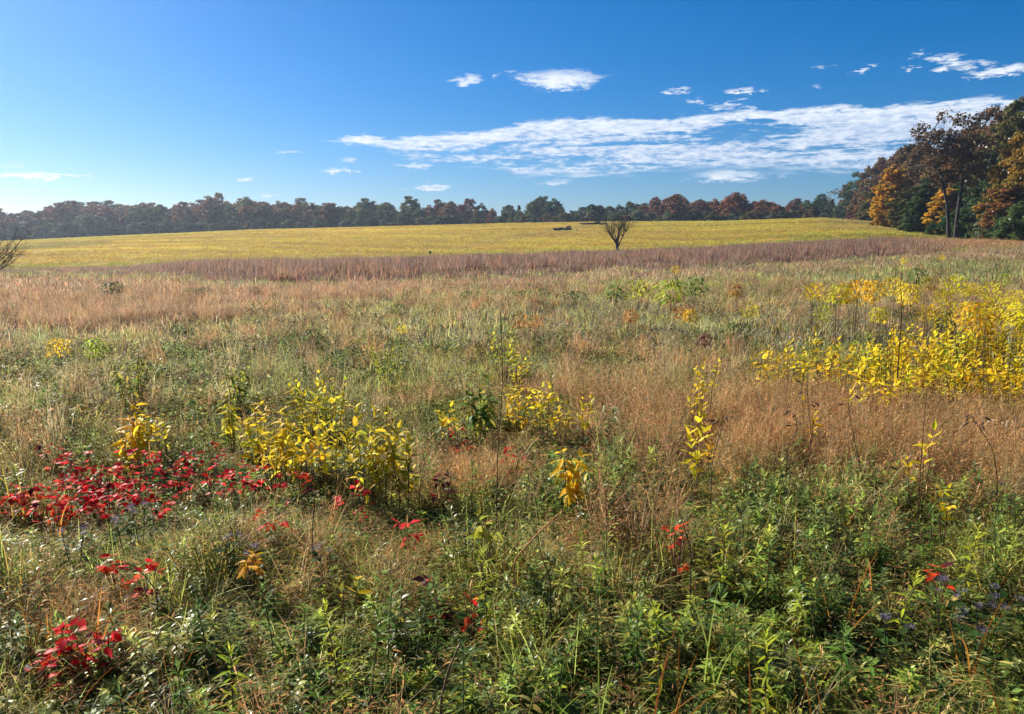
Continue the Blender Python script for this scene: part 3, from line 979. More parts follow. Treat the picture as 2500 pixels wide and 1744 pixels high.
def merged(name, label, cat, pts, rot, scl, idx, tint, blocks, mat):
    """the same tufts as real blades joined into one mesh"""
    V, F_, C = [], [], []; n0 = 0
    for k, mb in enumerate(blocks):
        m = idx == k
        n = int(m.sum())
        if not n:
            continue
        v = np.concatenate(mb.v); f = np.concatenate(mb.f); c = np.concatenate(mb.c)
        p = v[None] * scl[m][:, None, :]
        a, b, g = rot[m].T
        ca, sa, cb, sb, cg, sg = (q[:, None] for q in (np.cos(a), np.sin(a), np.cos(b), np.sin(b), np.cos(g), np.sin(g)))
        x, y, z = p[..., 0], p[..., 1], p[..., 2]
        x, y = x * cg - y * sg, x * sg + y * cg
        y, z = y * ca - z * sa, y * sa + z * ca
        x, z = x * cb + z * sb, -x * sb + z * cb
        p = np.stack([x, y, z], -1) + pts[m][:, None, :]
        V.append(p.reshape(-1, 3))
        F_.append((f[None] + (np.arange(n) * len(v))[:, None, None] + n0).reshape(-1, 4)); n0 += n * len(v)
        C.append((c[None] * np.clip(tint[m], 0.004, 0.95)[:, None, :]).reshape(-1, 3))
    me = mesh_from(name, np.concatenate(V), np.concatenate(F_), mat, np.concatenate(C))
    o = link(name, me)
    tag(o, label, cat, None, 'stuff')
    return o

def tuft(n, rad, h, hs, wid, lean, segs=3, bright=(0.32, 1.6), hue=0.12, dry=0.0):  # default bright: random tone, widened to put lit-against-dark contrast into blade colour
    mb = MB()
    a = rg.random(n) * 6.283; q = np.sqrt(rg.random(n)) * rad
    base = np.stack([np.cos(a) * q, np.sin(a) * q, np.full(n, -0.02)], 1)
    hh = h * np.clip(rg.normal(1, hs, n), 0.3, 1.8)
    la = np.where(rg.random(n) < 0.6, a + rg.normal(0, 0.8, n), rg.random(n) * 6.283)
    ln = np.abs(rg.normal(lean, lean * 0.6, n))
    b = rg.uniform(*bright, n); hv = rg.normal(0, hue, n)
    c = np.stack([b * (1 + hv), b, b * (1 - 0.7 * hv)], 1)
    d = rg.random(n) < dry
    c[d] = c[d] * np.array([2.0, 1.35, 1.2])
    add_blades(mb, rg, base, hh, la, ln, wid * rg.uniform(0.6, 1.4, n), c, segs)
    return mb

def herb(h, nl, ll, lw, topdense=True):
    """leafy upright stem, leaves in a spiral, crowded to a whorl at the top"""
    mb = MB()
    lean = rg.normal(0, 0.10, 2)
    def stem_at(t): return np.stack([lean[0] * t ** 2 * h, lean[1] * t ** 2 * h, h * t], -1)
    add_tube(mb, stem_at(np.linspace(0, 1, 5)) + np.array([0, 0, -0.02]), np.linspace(0.0035, 0.0015, 5), (0.7, 0.55, 0.5), 4)
    t = 1 - (np.linspace(0, 1, nl) ** (1.35 if topdense else 1.0)) * 0.85
    a = np.arange(nl) * 2.39996 + rg.normal(0, 0.15, nl)
    elev = 0.15 + 1.0 * sm(t, 0.72, 1.0) + rg.normal(0, 0.14, nl) - 0.35 * sm(t, 0.5, 0.15)
    d = np.stack([np.cos(a) * np.cos(elev), np.sin(a) * np.cos(elev), np.sin(elev)], 1)
    L = ll * (1.08 - 0.55 * sm(t, 0.85, 1.0)) * rg.uniform(0.75, 1.2, nl)
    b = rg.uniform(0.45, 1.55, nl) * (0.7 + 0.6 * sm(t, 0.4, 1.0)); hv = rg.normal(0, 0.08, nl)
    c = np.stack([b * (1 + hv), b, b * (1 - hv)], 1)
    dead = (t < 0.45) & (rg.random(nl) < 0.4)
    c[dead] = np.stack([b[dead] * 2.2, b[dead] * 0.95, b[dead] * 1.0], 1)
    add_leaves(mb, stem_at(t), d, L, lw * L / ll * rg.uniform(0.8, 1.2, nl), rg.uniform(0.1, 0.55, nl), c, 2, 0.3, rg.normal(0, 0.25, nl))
    return mb

def filler(h, rad, nl, ll):
    """low bushy herb with many small leaves held roughly flat"""
    mb = MB()
    a = rg.random(nl) * 6.283; q = np.sqrt(rg.random(nl)) * rad
    z = h * (0.25 + 0.75 * rg.random(nl)) * (1 - 0.35 * (q / rad) ** 2)
    base = np.stack([np.cos(a) * q, np.sin(a) * q, z], 1)
    az = a + rg.normal(0, 0.9, nl); el = rg.normal(0.15, 0.4, nl)
    d = np.stack([np.cos(az) * np.cos(el), np.sin(az) * np.cos(el), np.sin(el)], 1)
    b = rg.uniform(0.30, 1.65, nl); hv = rg.normal(0, 0.13, nl)  # random leaf tone, spread wide to imitate sunlit and dark leaves
    c = np.stack([b * (1 + hv), b, b * (1 - hv)], 1)
    L = ll * rg.uniform(0.6, 1.3, nl)
    add_leaves(mb, base, d, L, L * rg.uniform(0.35, 0.55, nl), rg.uniform(0, 0.5, nl), c, 1, 0.3, rg.normal(0, 0.4, nl))
    k = 7
    aa = rg.random(k) * 6.283
    for i in range(k):
        e = np.array([math.cos(aa[i]) * rad * 0.7, math.sin(aa[i]) * rad * 0.7, h * 0.9])
        add_tube(mb, np.linspace([0, 0, 0], e, 3), [0.003, 0.002, 0.001], (1.1, 0.6, 0.5), 3)
    return mb

def wiry(n, h, rad, wid):
    """dry panicle grass: fine crooked stems with tiny spikelets"""
    mb = MB()
    a = rg.random(n) * 6.283; q = np.sqrt(rg.random(n)) * rad
    base = np.stack([np.cos(a) * q * 0.5, np.sin(a) * q * 0.5, np.zeros(n)], 1)
    hh = h * np.clip(rg.normal(1, 0.25, n), 0.4, 1.6); la = rg.random(n) * 6.283; ln = np.abs(rg.normal(0.45, 0.35, n))
    b = rg.uniform(0.35, 1.65, n); hv = rg.normal(0, 0.09, n)
    c = np.stack([b * (1 + hv), b, b * (1 - hv)], 1)
    add_blades(mb, rg, base, hh, la, ln, np.full(n, wid), c, 3)
    m = n * 3
    k = rg.integers(0, n, m); t = rg.uniform(0.55, 1.0, m)
    p = base[k] + np.stack([np.cos(la[k]), np.sin(la[k]), np.zeros(m)], 1) * (hh[k] * ln[k] * t ** 1.8)[:, None]
    p[:, 2] += hh[k] * (t - 0.45 * np.clip(ln[k], 0, 1.4) * t ** 2.4)
    az = rg.random(m) * 6.283; el = rg.normal(0.3, 0.5, m)
    d = np.stack([np.cos(az) * np.cos(el), np.sin(az) * np.cos(el), np.sin(el)], 1)
    bb = rg.uniform(0.7, 1.7, m); cc = np.stack([bb * 1.08, bb, bb * 0.95], 1)
    add_leaves(mb, p, d, rg.uniform(0.02, 0.06, m), rg.uniform(0.003, 0.007, m), rg.uniform(0, 0.6, m), cc, 1, 0.2, None)
    return mb

def foxtail(n, h, rad):
    """arching stems with furry nodding heads"""
    mb = tuft(14, rad, h * 0.6, 0.25, 0.006, 0.5, 3)
    for i in range(n):
        a = rg.random() * 6.283; b = np.array([rg.normal(0, rad * 0.5), rg.normal(0, rad * 0.5), 0])
        t = np.linspace(0, 1, 7)[:, None]; hh = h * rg.uniform(0.8, 1.2); ln = rg.uniform(0.15, 0.3)
        d = np.array([math.cos(a), math.sin(a), 0])
        q = b + np.array([0, 0, hh]) * t + d * ln * hh * t ** 3
        add_tube(mb, q, np.linspace(0.002, 0.0012, 7), (0.9, 0.8, 0.6), 3)
        L = rg.uniform(0.07, 0.11); s = np.linspace(0, 1, 6)[:, None]
        hd = q[-1] + d * L * (s - 0.15 * s ** 2) + np.array([0, 0, 1]) * L * (0.42 * s - 1.0 * s ** 2)
        add_tube(mb, hd, np.array([0.003, 0.0065, 0.007, 0.0065, 0.005, 0.001]), (1.7, 1.75, 1.7), 5)
        m = 30; k = rg.integers(0, 6, m); dd = norm(rg.normal(0, 1, (m, 3)) + d * 0.6)
        add_leaves(mb, hd[k], dd, np.full(m, 0.014), np.full(m, 0.0018), np.zeros(m), np.tile([[1.9, 1.95, 1.9]], (m, 1)), 1, 0.1)
    return mb

# variant meshes
FINE = [tuft(30, 0.11, 0.21, 0.4, 0.0036, 0.75, 3, dry=0.2) for _ in range(6)]
LUSH = [tuft(26, 0.10, 0.30, 0.3, 0.0056, 0.6, 4, (0.7, 1.35), 0.07, dry=0.08) for _ in range(4)]
MIDG = [tuft(38, 0.22, 0.20, 0.4, 0.0085, 0.65, 2, dry=0.18) for _ in range(6)]
MIDH = [tuft(26, 0.32, 0.22, 0.4, 0.017, 0.6, 2, dry=0.18) for _ in range(5)]
FARG = [tuft(60, 0.55, 0.30, 0.3, 0.035, 0.45, 2, dry=0.12).mesh('far_grass', MAT_BLADE) for _ in range(3)]
TALL = [tuft(44, 0.44, 0.68, 0.32, 0.030, 0.22, 3, (0.5, 1.4), 0.06, dry=0.2).mesh('tall_grass', MAT_BLADE) for _ in range(4)]
SWARD = [tuft(60, 0.9, 0.20, 0.35, 0.065, 0.45, 2, (0.7, 1.25), 0.06).mesh('sward', MAT_BLADE) for _ in range(3)]
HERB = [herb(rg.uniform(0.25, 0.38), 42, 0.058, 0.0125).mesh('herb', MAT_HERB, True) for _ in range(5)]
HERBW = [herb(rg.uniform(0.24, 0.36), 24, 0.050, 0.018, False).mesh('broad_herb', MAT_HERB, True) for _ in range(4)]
FILL = [filler(0.22, 0.15, 95, 0.029).mesh('low_herb', MAT_FILL, True) for _ in range(4)]
FILLB = [filler(0.24, 0.30, 130, 0.055).mesh('low_herb_far', MAT_FILL) for _ in range(3)]
WIRY = [wiry(40, 0.36, 0.15, 0.0026).mesh('dry_grass', MAT_BLADE) for _ in range(4)]
WIRYF = [wiry(60, 0.36, 0.30, 0.007).mesh('dry_grass_far', MAT_BLADE) for _ in range(3)]
FOX = [foxtail(4, 0.40, 0.10).mesh('foxtail', MAT_BLADE) for _ in range(3)]

C_ = dict(pale=(0.17, 0.155, 0.105), dark=(0.050, 0.078, 0.020), green=(0.094, 0.134, 0.024), lime=(0.215, 0.25, 0.034), sage=(0.195, 0.20, 0.070), olive=(0.16, 0.135, 0.038),
          straw=(0.33, 0.25, 0.11), russet=(0.27, 0.135, 0.052), pink=(0.31, 0.185, 0.100), purple=(0.106, 0.064, 0.048), brown=(0.14, 0.09, 0.045),
          mauve=(0.165, 0.118, 0.092), gold=(0.39, 0.225, 0.020), field=(0.39, 0.255, 0.027), fgreen=(0.20, 0.25, 0.025), fbrown=(0.24, 0.16, 0.06))
C_ = {k: np.array(v) * (1.75 if k not in ('purple', 'field', 'gold', 'pink', 'fgreen', 'fbrown', 'mauve', 'straw') else 1.25) for k, v in C_.items()}

def wedge(r0, r1, dens, margin=5.0):
    """random ground spots between two distances, over the view and a margin beyond it"""
    half = math.radians(36.5 + margin)
    area = half * (r1 * r1 - r0 * r0)
    n = int(area * dens)
    r = np.sqrt(rg.random(n) * (r1 * r1 - r0 * r0) + r0 * r0)
    a = rg.uniform(-half, half, n)
    return r * np.sin(a), r * np.cos(a)

def ipol(px, pts):
    p = np.array(pts, float)
    return np.interp(px, p[:, 0], p[:, 1])

def zones(x, y, h=0.3):
    """where each kind of cover grows, told from where a spot would show in the photograph"""
    z = gz(x, y)
    px, py = project(x, y, z + h)
    n1 = fbm(x * 0.45 + 11, y * 0.45 + 7, 3) - 0.5
    n2 = fbm(x * 1.6 + 31, y * 1.6 + 3, 3) - 0.5
    pxj = px + n1 * 200 + n2 * 60
    k = np.clip((py - 640) / 400, 0.03, 1)
    pyj = py + (n1 * 80 + n2 * 40) * k
    Z = {}
    lo_p = ipol(px, [(-300, 672), (0, 672), (420, 676), (560, 694), (850, 690), (1250, 674), (1500, 660), (1750, 652), (2000, 640), (2200, 628), (2350, 612), (2500, 604), (2900, 600)])
    Z['purple'] = sm(lo_p - py + n1 * 22 + n2 * 12, -7, 7)
    Z['soft'] = sm(lo_p - py + n1 * 22, -6, 16)
    lo_t = ipol(px, [(-300, 810), (0, 800), (300, 772), (600, 742), (1000, 705), (1500, 682), (2000, 655), (2400, 625), (2900, 610)])
    Z['tan'] = sm(lo_t - py + n1 * 130 * k * 2 + n2 * 40, -14, 16) * (1 - Z['purple'])
    def ell(cx, cy, rx, ry): return np.exp(-(((pxj - cx) / rx) ** 2 + ((pyj - cy) / ry) ** 2) ** 1.5)
    Z['russet'] = np.clip(ell(2050, 1035, 520, 95) + ell(2480, 1080, 230, 110) + ell(2250, 950, 330, 45) * .55 + ell(1150, 1110, 150, 55) + ell(1600, 930, 260, 60) * 0.35 + ell(1750, 850, 260, 40) * .3 + ell(200, 1420, 140, 50) * .9
                          + ell(1560, 1290, 180, 60) * .55 + ell(900, 1340, 200, 60) * .3 + ell(1330, 920, 130, 50) * .4, 0, 1)
    Z['darkherb'] = np.clip(ell(2000, 1215, 430, 60) + ell(700, 1130, 330, 60) * .8 + ell(1250, 1580, 850, 210) * .95 + ell(2050, 1480, 480, 200) * .95 + ell(450, 1560, 500, 120) * .55 + ell(1500, 1150, 160, 60) * .8
                            + ell(1300, 960, 90, 40) * .7 + ell(2350, 950, 260, 40) * .8, 0, 1)
    Z['sage'] = np.clip(ell(250, 880, 480, 75) + ell(700, 830, 420, 55) + ell(1500, 790, 420, 26) + ell(1150, 740, 480, 30) * .7 + ell(350, 792, 420, 16) + ell(800, 762, 300, 14), 0, 1)
    Z['lime'] = np.clip(ell(450, 1270, 430, 70) + ell(100, 1330, 200, 120) * .8 + ell(1500, 1400, 150, 60) * .7 + ell(420, 1680, 300, 90) + ell(1100, 1300, 250, 60) * .5 + ell(2250, 1680, 300, 80) * .7, 0, 1)
    return px, py, z, Z, n1, n2

def mixcol(wts, n, pick=0.8):
    """pick a colour for each tuft out of weighted names"""
    names = list(wts); W = np.stack([np.broadcast_to(np.asarray(wts[k], float), (n,)) for k in names], 1) + 1e-6
    W = W / W.sum(1, keepdims=True); cs = np.cumsum(W, 1)
    i = (rg.random(n)[:, None] > cs).sum(1).clip(0, len(names) - 1)
    cc = np.array([C_[k] for k in names])
    c = cc[i] * pick + (W @ cc) * (1 - pick)
    lo, hi = (0.62, 1.4) if pick > 0.3 else (0.88, 1.12)
    return c * rg.uniform(lo, hi, n)[:, None] * (1 + rg.normal(0, 0.06, (n, 3)))

def pose(n, s0, s1, tilt=0.12, tall=0.2):
    rot = np.stack([rg.normal(0, tilt, n), rg.normal(0, tilt, n), rg.random(n) * 6.283], 1)
    s = rg.uniform(s0, s1, n)
    scl = np.stack([s, s, s * rg.uniform(1 - tall, 1 + tall, n)], 1)
    return rot, scl

def grasses():
    P, R, S_, I, T = [], [], [], [], []
    blocks = FINE + LUSH + MIDG + MIDH
    off = dict(fine=(0, 6), lush=(6, 4), mid=(10, 6), midh=(16, 5))
    def put(x, y, kind, tint, s0, s1, keep=None):
        if keep is not None:
            m = rg.random(len(x)) < keep
            x, y, tint = x[m], y[m], tint[m]
        n = len(x)
        r, s = pose(n, s0, s1)
        s[:, 2] *= lowered(x, y)
        a, k = off[kind]
        P.append(np.stack([x, y, gz(x, y)], 1)); R.append(r); S_.append(s); I.append(a + rg.integers(0, k, n)); T.append(tint)
    def tint_for(Z, py, n):
        g = 1 - np.clip(Z['russet'] + Z['tan'], 0, 1)
        far = sm(py, 900, 760)
        return mixcol({'green': g * (1 - far) * 1.5 + Z['darkherb'] + 0.35 * far * g, 'lime': g * (0.8 + 1.4 * Z['lime']) * (1 - 0.6 * far), 'sage': g * (0.25 + 2.5 * Z['sage'] + 0.7 * far),
                       'olive': g * 0.8, 'straw': 0.20 * g + 0.4 * Z['russet'] + 0.8 * Z['tan'], 'russet': 1.6 * Z['russet'] + 0.12 * g, 'pink': 3.0 * Z['tan'],
                       'brown': 0.55 * far * g + 0.4 * Z['tan'] + 0.10 * g}, n)
    # close
    x, y = wedge(0.9, 5.2, 130, 12)
    px, py, z, Z, n1, n2 = zones(x, y)
    put(x, y, 'fine', tint_for(Z, py, len(x)), 0.75, 1.25, 1 - 0.75 * Z['darkherb'])
    x, y = wedge(0.9, 6.0, 60, 12)
    px, py, z, Z, n1, n2 = zones(x, y)
    put(x, y, 'lush', mixcol({'lime': 1.3 + Z['lime'], 'green': 0.5, 'straw': 0.5, 'gold': 0.15}, len(x)), 0.7, 1.2, np.clip(0.32 + 1.1 * Z['lime'] - .6 * Z['russet'], 0, 1))
    x, y = wedge(5.2, 13, 48, 8)
    px, py, z, Z, n1, n2 = zones(x, y)
    put(x, y, 'mid', tint_for(Z, py, len(x)), 0.65, 1.1)
    x, y = wedge(13, 33, 9, 5)
    px, py, z, Z, n1, n2 = zones(x, y)
    put(x, y, 'midh', tint_for(Z, py, len(x)), 0.75, 1.15)
    merged('meadow_grass', 'mixed green, olive and straw coloured grasses covering the nearer meadow', 'grass', np.concatenate(P), np.concatenate(R), np.concatenate(S_),
           np.concatenate(I), np.concatenate(T), blocks, MAT_SWARD)
    P.clear(); R.clear(); S_.clear(); I.clear(); T.clear()
    off['far'] = (0, 3)
    x, y = wedge(30, 110, 3.6, 3)
    px, py, z, Z, n1, n2 = zones(x, y)
    ok = (np.hypot(x, y) < edge_r(np.arctan2(x, y)) - 1)
    t = tint_for(Z, py, len(x))
    put(x[ok], y[ok], 'far', t[ok], 0.7, 1.25, 1 - 0.85 * Z['purple'][ok])
    scatter('distant_meadow_grass', 'tan and olive grasses of the farther meadow below the purple band', 'grass', np.concatenate(P), np.concatenate(R), np.concatenate(S_),
            np.concatenate(I), np.concatenate(T), FARG)

def undergrowth():
    P, R, S_, I, T = [], [], [], [], []
    meshes = HERB + HERBW + FILL + FILLB
    off = dict(herb=(0, 5), broad=(5, 4), fill=(9, 4), fillb=(13, 3))
    def put(x, y, kind, tint, s0, s1, keep):
        m = rg.random(len(x)) < keep
        x, y, tint = x[m], y[m], tint[m]; n = len(x)
        r, s = pose(n, s0, s1, 0.16)
        s[:, 2] *= lowered(x, y)
        a, k = off[kind]
        P.append(np.stack([x, y, gz(x, y)], 1)); R.append(r); S_.append(s); I.append(a + rg.integers(0, k, n)); T.append(tint)
    x, y = wedge(0.8, 6.5, 165, 12)
    px, py, z, Z, n1, n2 = zones(x, y)
    put(x, y, 'herb', mixcol({'dark': 1.0, 'green': 1.1, 'lime': 0.6, 'olive': 0.5}, len(x)), 0.6, 1.25, np.clip(0.08 + 1.0 * Z['darkherb'] - 0.4 * Z['lime'] - 0.5 * Z['russet'], 0.03, 1))
    put(x, y, 'broad', mixcol({'dark': 0.9, 'green': 1.0, 'olive': 0.7, 'sage': .5, 'lime': 0.5}, len(x)), 0.55, 1.2, np.clip(0.20 + 0.25 * Z['darkherb'] + .25 * Z['lime'] - 0.3 * Z['russet'], 0.02, 1))
    x, y = wedge(0.8, 9.0, 130, 10)
    px, py, z, Z, n1, n2 = zones(x, y)
    put(x, y, 'fill', mixcol({'dark': 0.9, 'green': 1.5, 'olive': 0.8, 'brown': 0.35, 'sage': .4, 'straw': 0.12, 'lime': 0.7, 'russet': 0.8 * Z['russet']}, len(x)), 0.6, 1.25, np.clip(0.85 - 0.6 * Z['russet'], 0.1, 1))
    x, y = wedge(6.0, 15, 24, 6)
    px, py, z, Z, n1, n2 = zones(x, y)
    put(x, y, 'herb', mixcol({'dark': 1.0, 'green': 1.0, 'olive': .5}, len(x)), 0.8, 1.3, np.clip(0.10 + 0.8 * Z['darkherb'] - 0.3 * Z['russet'], 0, 1))
    put(x, y, 'fillb', mixcol({'dark': 1.0, 'green': 1.0, 'olive': 1.0, 'brown': 0.6}, len(x)), 0.6, 1.2, np.clip(0.30 + 2.0 * n1 + 0.3 * Z['darkherb'] - 0.4 * Z['russet'], 0.03, .9))
    x, y = wedge(14, 62, 4.0, 4)
    px, py, z, Z, n1, n2 = zones(x, y)
    put(x, y, 'fillb', mixcol({'dark': 0.7, 'green': 0.8, 'olive': 1.3, 'brown': 0.9, 'russet': .3}, len(x)), 0.7, 1.6, np.clip((0.12 + 2.2 * (n1 - 0.04)) * (1 - 0.85 * Z['tan']), 0.006, .7) * (1 - Z['purple']))
    scatter('leafy_undergrowth', 'low leafy herbs crowding between the meadow grasses', 'undergrowth', np.concatenate(P), np.concatenate(R), np.concatenate(S_),
            np.concatenate(I), np.concatenate(T), meshes)

def dry_grass():
    P, R, S_, I, T = [], [], [], [], []
    meshes = WIRY + WIRYF + FOX
    off = dict(wiry=(0, 4), far=(4, 3), fox=(7, 3))
    def put(x, y, kind, tint, s0, s1, keep):
        m = rg.random(len(x)) < keep
        x, y, tint = x[m], y[m], tint[m]; n = len(x)
        r, s = pose(n, s0, s1, 0.2)
        s[:, 2] *= lowered(x, y)
        a, k = off[kind]
        P.append(np.stack([x, y, gz(x, y)], 1)); R.append(r); S_.append(s); I.append(a + rg.integers(0, k, n)); T.append(tint)
    x, y = wedge(1.2, 9, 110, 10)
    px, py, z, Z, n1, n2 = zones(x, y)
    put(x, y, 'wiry', mixcol({'russet': 1.3, 'straw': 0.5, 'brown': 0.6, 'olive': 0.5}, len(x)), 0.8, 1.3, np.clip(0.05 + 0.95 * Z['russet'] + 0.12 * Z['lime'], 0, 1))
    x, y = wedge(8, 34, 11, 6)
    px, py, z, Z, n1, n2 = zones(x, y)
    put(x, y, 'far', mixcol({'russet': 0.6 + Z['russet'], 'straw': 0.7, 'brown': 0.5, 'pink': 2.5 * Z['tan']}, len(x)), 0.7, 1.25, np.clip(0.16 + 0.85 * Z['russet'] + 0.4 * Z['tan'] + 1.2 * n1, 0.04, 1))
    x, y = wedge(6, 22, 8, 6)
    px, py, z, Z, n1, n2 = zones(x, y)
    fx = np.exp(-(((px - 1750) / 560) ** 2 + ((py - 800) / 75) ** 2)) + 0.35 * np.exp(-(((px - 2150) / 400) ** 2 + ((py - 1060) / 110) ** 2)) + .06
    put(x, y, 'fox', mixcol({'pale': 1.0}, len(x)), 0.8, 1.25, np.clip(fx * 0.5, 0, 1))
    scatter('dry_grass', 'dry russet and straw grass with wiry stems and nodding furry heads', 'grass', np.concatenate(P), np.concatenate(R), np.concatenate(S_),
            np.concatenate(I), np.concatenate(T), meshes)

def tall_grass():
    x, y = wedge(34, 136, 4.6, 3)
    r = np.hypot(x, y); az = np.arctan2(x, y)
    px, py, z, Z, n1, n2 = zones(x, y, 0.0)
    rb = edge_r(az)
    ok = (r < rb + n2 * 6) & (rg.random(len(x)) < np.clip(Z['purple'] + 0.02, 0, 1))
    Zp = Z['soft'][ok]
    x, y, px, r, rb, n1, n2 = x[ok], y[ok], px[ok], r[ok], rb[ok], n1[ok], n2[ok]
    n = len(x)
    right = sm(px, 2150, 2400); left = sm(px, 520, 300)
    edge = sm(r, rb - 6, rb - 1)
    t = mixcol({'purple': 2.6 * (1 - right) * (1 - 0.5 * edge), 'mauve': 0.9 + 1.5 * left, 'brown': 0.5 + right, 'russet': 0.3 + 0.6 * right, 'pink': 0.25 + left, 'gold': 0.9 * right, 'olive': 1.6 * edge, 'dark': 1.0 * edge}, n, 0.6)
    rot, scl = pose(n, 0.85, 1.2, 0.08)
    hgt = (1.0 - 0.55 * left - 0.45 * right) * (1 + 0.7 * n1) * (0.45 + 0.55 * Zp) * rg.uniform(0.7, 1.1, n)
    scl[:, 2] *= hgt
    scatter('tall_purple_grass', 'band of tall purplish brown grass between meadow and yellow field', 'grass', np.stack([x, y, gz(x, y)], 1), rot, scl, rg.integers(0, 4, n), t, TALL)
tall_grass()

def field_grass():
    x, y = wedge(92, 300, 0.62, 2)
    r = np.hypot(x, y); az = np.arctan2(x, y)
    ok = (r > edge_r(az) - 1) & (r < crest_r(az) + 12)
    x, y, r, az = x[ok], y[ok], r[ok], az[ok]
    z = gz(x, y); px, py = project(x, y, z)
    n = len(x)
    st = fbm(x / 28 + y / 60, y / 7.0 + x / 40, 4) - 0.5
    n1 = fbm(x / 60 + 5, y / 45 + 9, 3) - 0.5
    def seg(a, b, w):
        ax, ay = a; bx, by = b
        t = np.clip(((px - ax) * (bx - ax) + (py - ay) * (by - ay)) / ((bx - ax) ** 2 + (by - ay) ** 2), 0, 1)
        return np.exp(-((py - (ay + t * (by - ay))) / w) ** 2) * (px > min(ax, bx) - 20) * (px < max(ax, bx) + 20)
    track = np.clip(seg((1120, 608), (1270, 578), 5) + seg((1270, 578), (1390, 562), 5) + seg((1390, 558), (1490, 548), 4), 0, 1)
    dark = np.clip(seg((-20, 611), (120, 601), 4.5) + seg((120, 601), (255, 594), 4), 0, 1)
    rowb = ipol(px, [(0, 655), (625, 636), (1000, 627), (1250, 618), (1500, 609), (1750, 600), (2000, 586), (2150, 580), (2500, 580)])
    strip = sm(py, rowb - 9, rowb - 3) * (1 - 0.5 * sm(px, 400, 900)) + sm(px, 1750, 2050) * sm(py, rowb - 22, rowb - 10)
    corner = sm(px, 1960, 2080) * sm(py, 566, 556)
    edge = 1 - sm(r, edge_r(az), edge_r(az) + 5)
    t = mixcol({'field': 2.4, 'gold': np.clip(1 + 3 * st, 0, 3), 'fgreen': np.clip(0.9 - 6 * n1 - 4 * st, 0.05, 4) + 8.0 * strip + 4 * edge, 'fbrown': np.clip(0.5 + 9 * st + 3 * n1, 0, 4) + 3.0 * track + 3.5 * corner,
                'olive': 3.0 * track + 3 * corner + 2 * edge, 'dark': 2.2 * dark * 3 + 1.5 * edge + 1.5 * corner, 'straw': 0.15}, n, 0.10)
    t *= (1 - 1.1 * st)[:, None]
    rot, scl = pose(n, 0.7, 1.4, 0.05)
    scl[:, 2] *= 0.9 + 0.6 * edge
    scatter('field_grass', 'short yellow sward of the rolling field', 'grass', np.stack([x, y, z], 1), rot, scl, rg.integers(0, 3, n), t, SWARD)
field_grass()

# ------------------------------------------------------------------ single plants of the meadow
rp = np.random.default_rng(4242)

def leaf_template(name, w, droop, fold, segs, shape):
    mb = MB()
    add_leaves(mb, np.zeros((1, 3)), np.array([[1.0, 0, 0]]), np.ones(1), np.array([w]), np.array([droop]), np.ones((1, 3)), segs, fold, None, shape)
    return mb.mesh(name, MAT_LEAF, True)
LT_BROAD = [leaf_template('leaf', w, d, f, 4, 0.85) for w, d, f in ((0.36, 0.06, 0.25), (0.42, 0.16, 0.35), (0.34, -0.06, 0.3), (0.40, 0.28, 0.2))]
LT_HANG = [leaf_template('leaf', w, d, f, 4, 0.9) for w, d, f in ((0.36, 0.45, 0.3), (0.32, 0.6, 0.4), (0.40, 0.35, 0.2))]
LT_OVATE = [leaf_template('leaf', w, d, f, 4, 0.72) for w, d, f in ((0.62, 0.12, 0.15), (0.56, 0.25, 0.25), (0.68, 0.05, 0.1))]
LT_LANCE = [leaf_template('leaf', w, d, f, 4, 0.8) for w, d, f in ((0.17, 0.22, 0.35), (0.20, 0.40, 0.3), (0.16, 0.10, 0.4))]

def stem_mesh(pts, r0, r1, sides=5):
    mb = MB(); add_tube(mb, pts, np.linspace(r0, r1, len(pts)), (1, 1, 1), sides)
    return mb.mesh('stem', MAT_STEM, True)

def put_leaf(root, tmpl, p, d, size, roll, color):
    d = Vector(d).normalized()
    up = Vector((0, 0, 1))
    y = up.cross(d)
    if y.length < 1e-3: y = Vector((1, 0, 0))
    y.normalize(); z = d.cross(y)
    y2 = y * math.cos(roll) + z * math.sin(roll); z2 = d.cross(y2)
    o = link('leaf', tmpl, root, color)
    o.matrix_basis = Matrix(((d.x * size, y2.x * size, z2.x * size, p[0]), (d.y * size, y2.y * size, z2.y * size, p[1]), (d.z * size, y2.z * size, z2.z * size, p[2]), (0, 0, 0, 1)))
    return o

YEL = {'yellow': (0.80, 0.60, 0.018), 'gold': (0.72, 0.44, 0.016), 'olive': (0.36, 0.32, 0.03), 'lime': (0.40, 0.44, 0.03), 'green': (0.11, 0.19, 0.03), 'darkgreen': (0.055, 0.10, 0.022),
       'orange': (0.55, 0.22, 0.03), 'red': (0.88, 0.030, 0.024), 'crimson': (0.64, 0.018, 0.028), 'scarlet': (0.82, 0.085, 0.022), 'maroon': (0.10, 0.015, 0.025)}

def leaf_colour(c, spread=0.16):
    c = np.array(YEL[c]) * rp.uniform(0.72, 1.18) * (1 + rp.normal(0, spread * 0.5, 3))
    return tuple(np.clip(c, 0.006, 0.9))

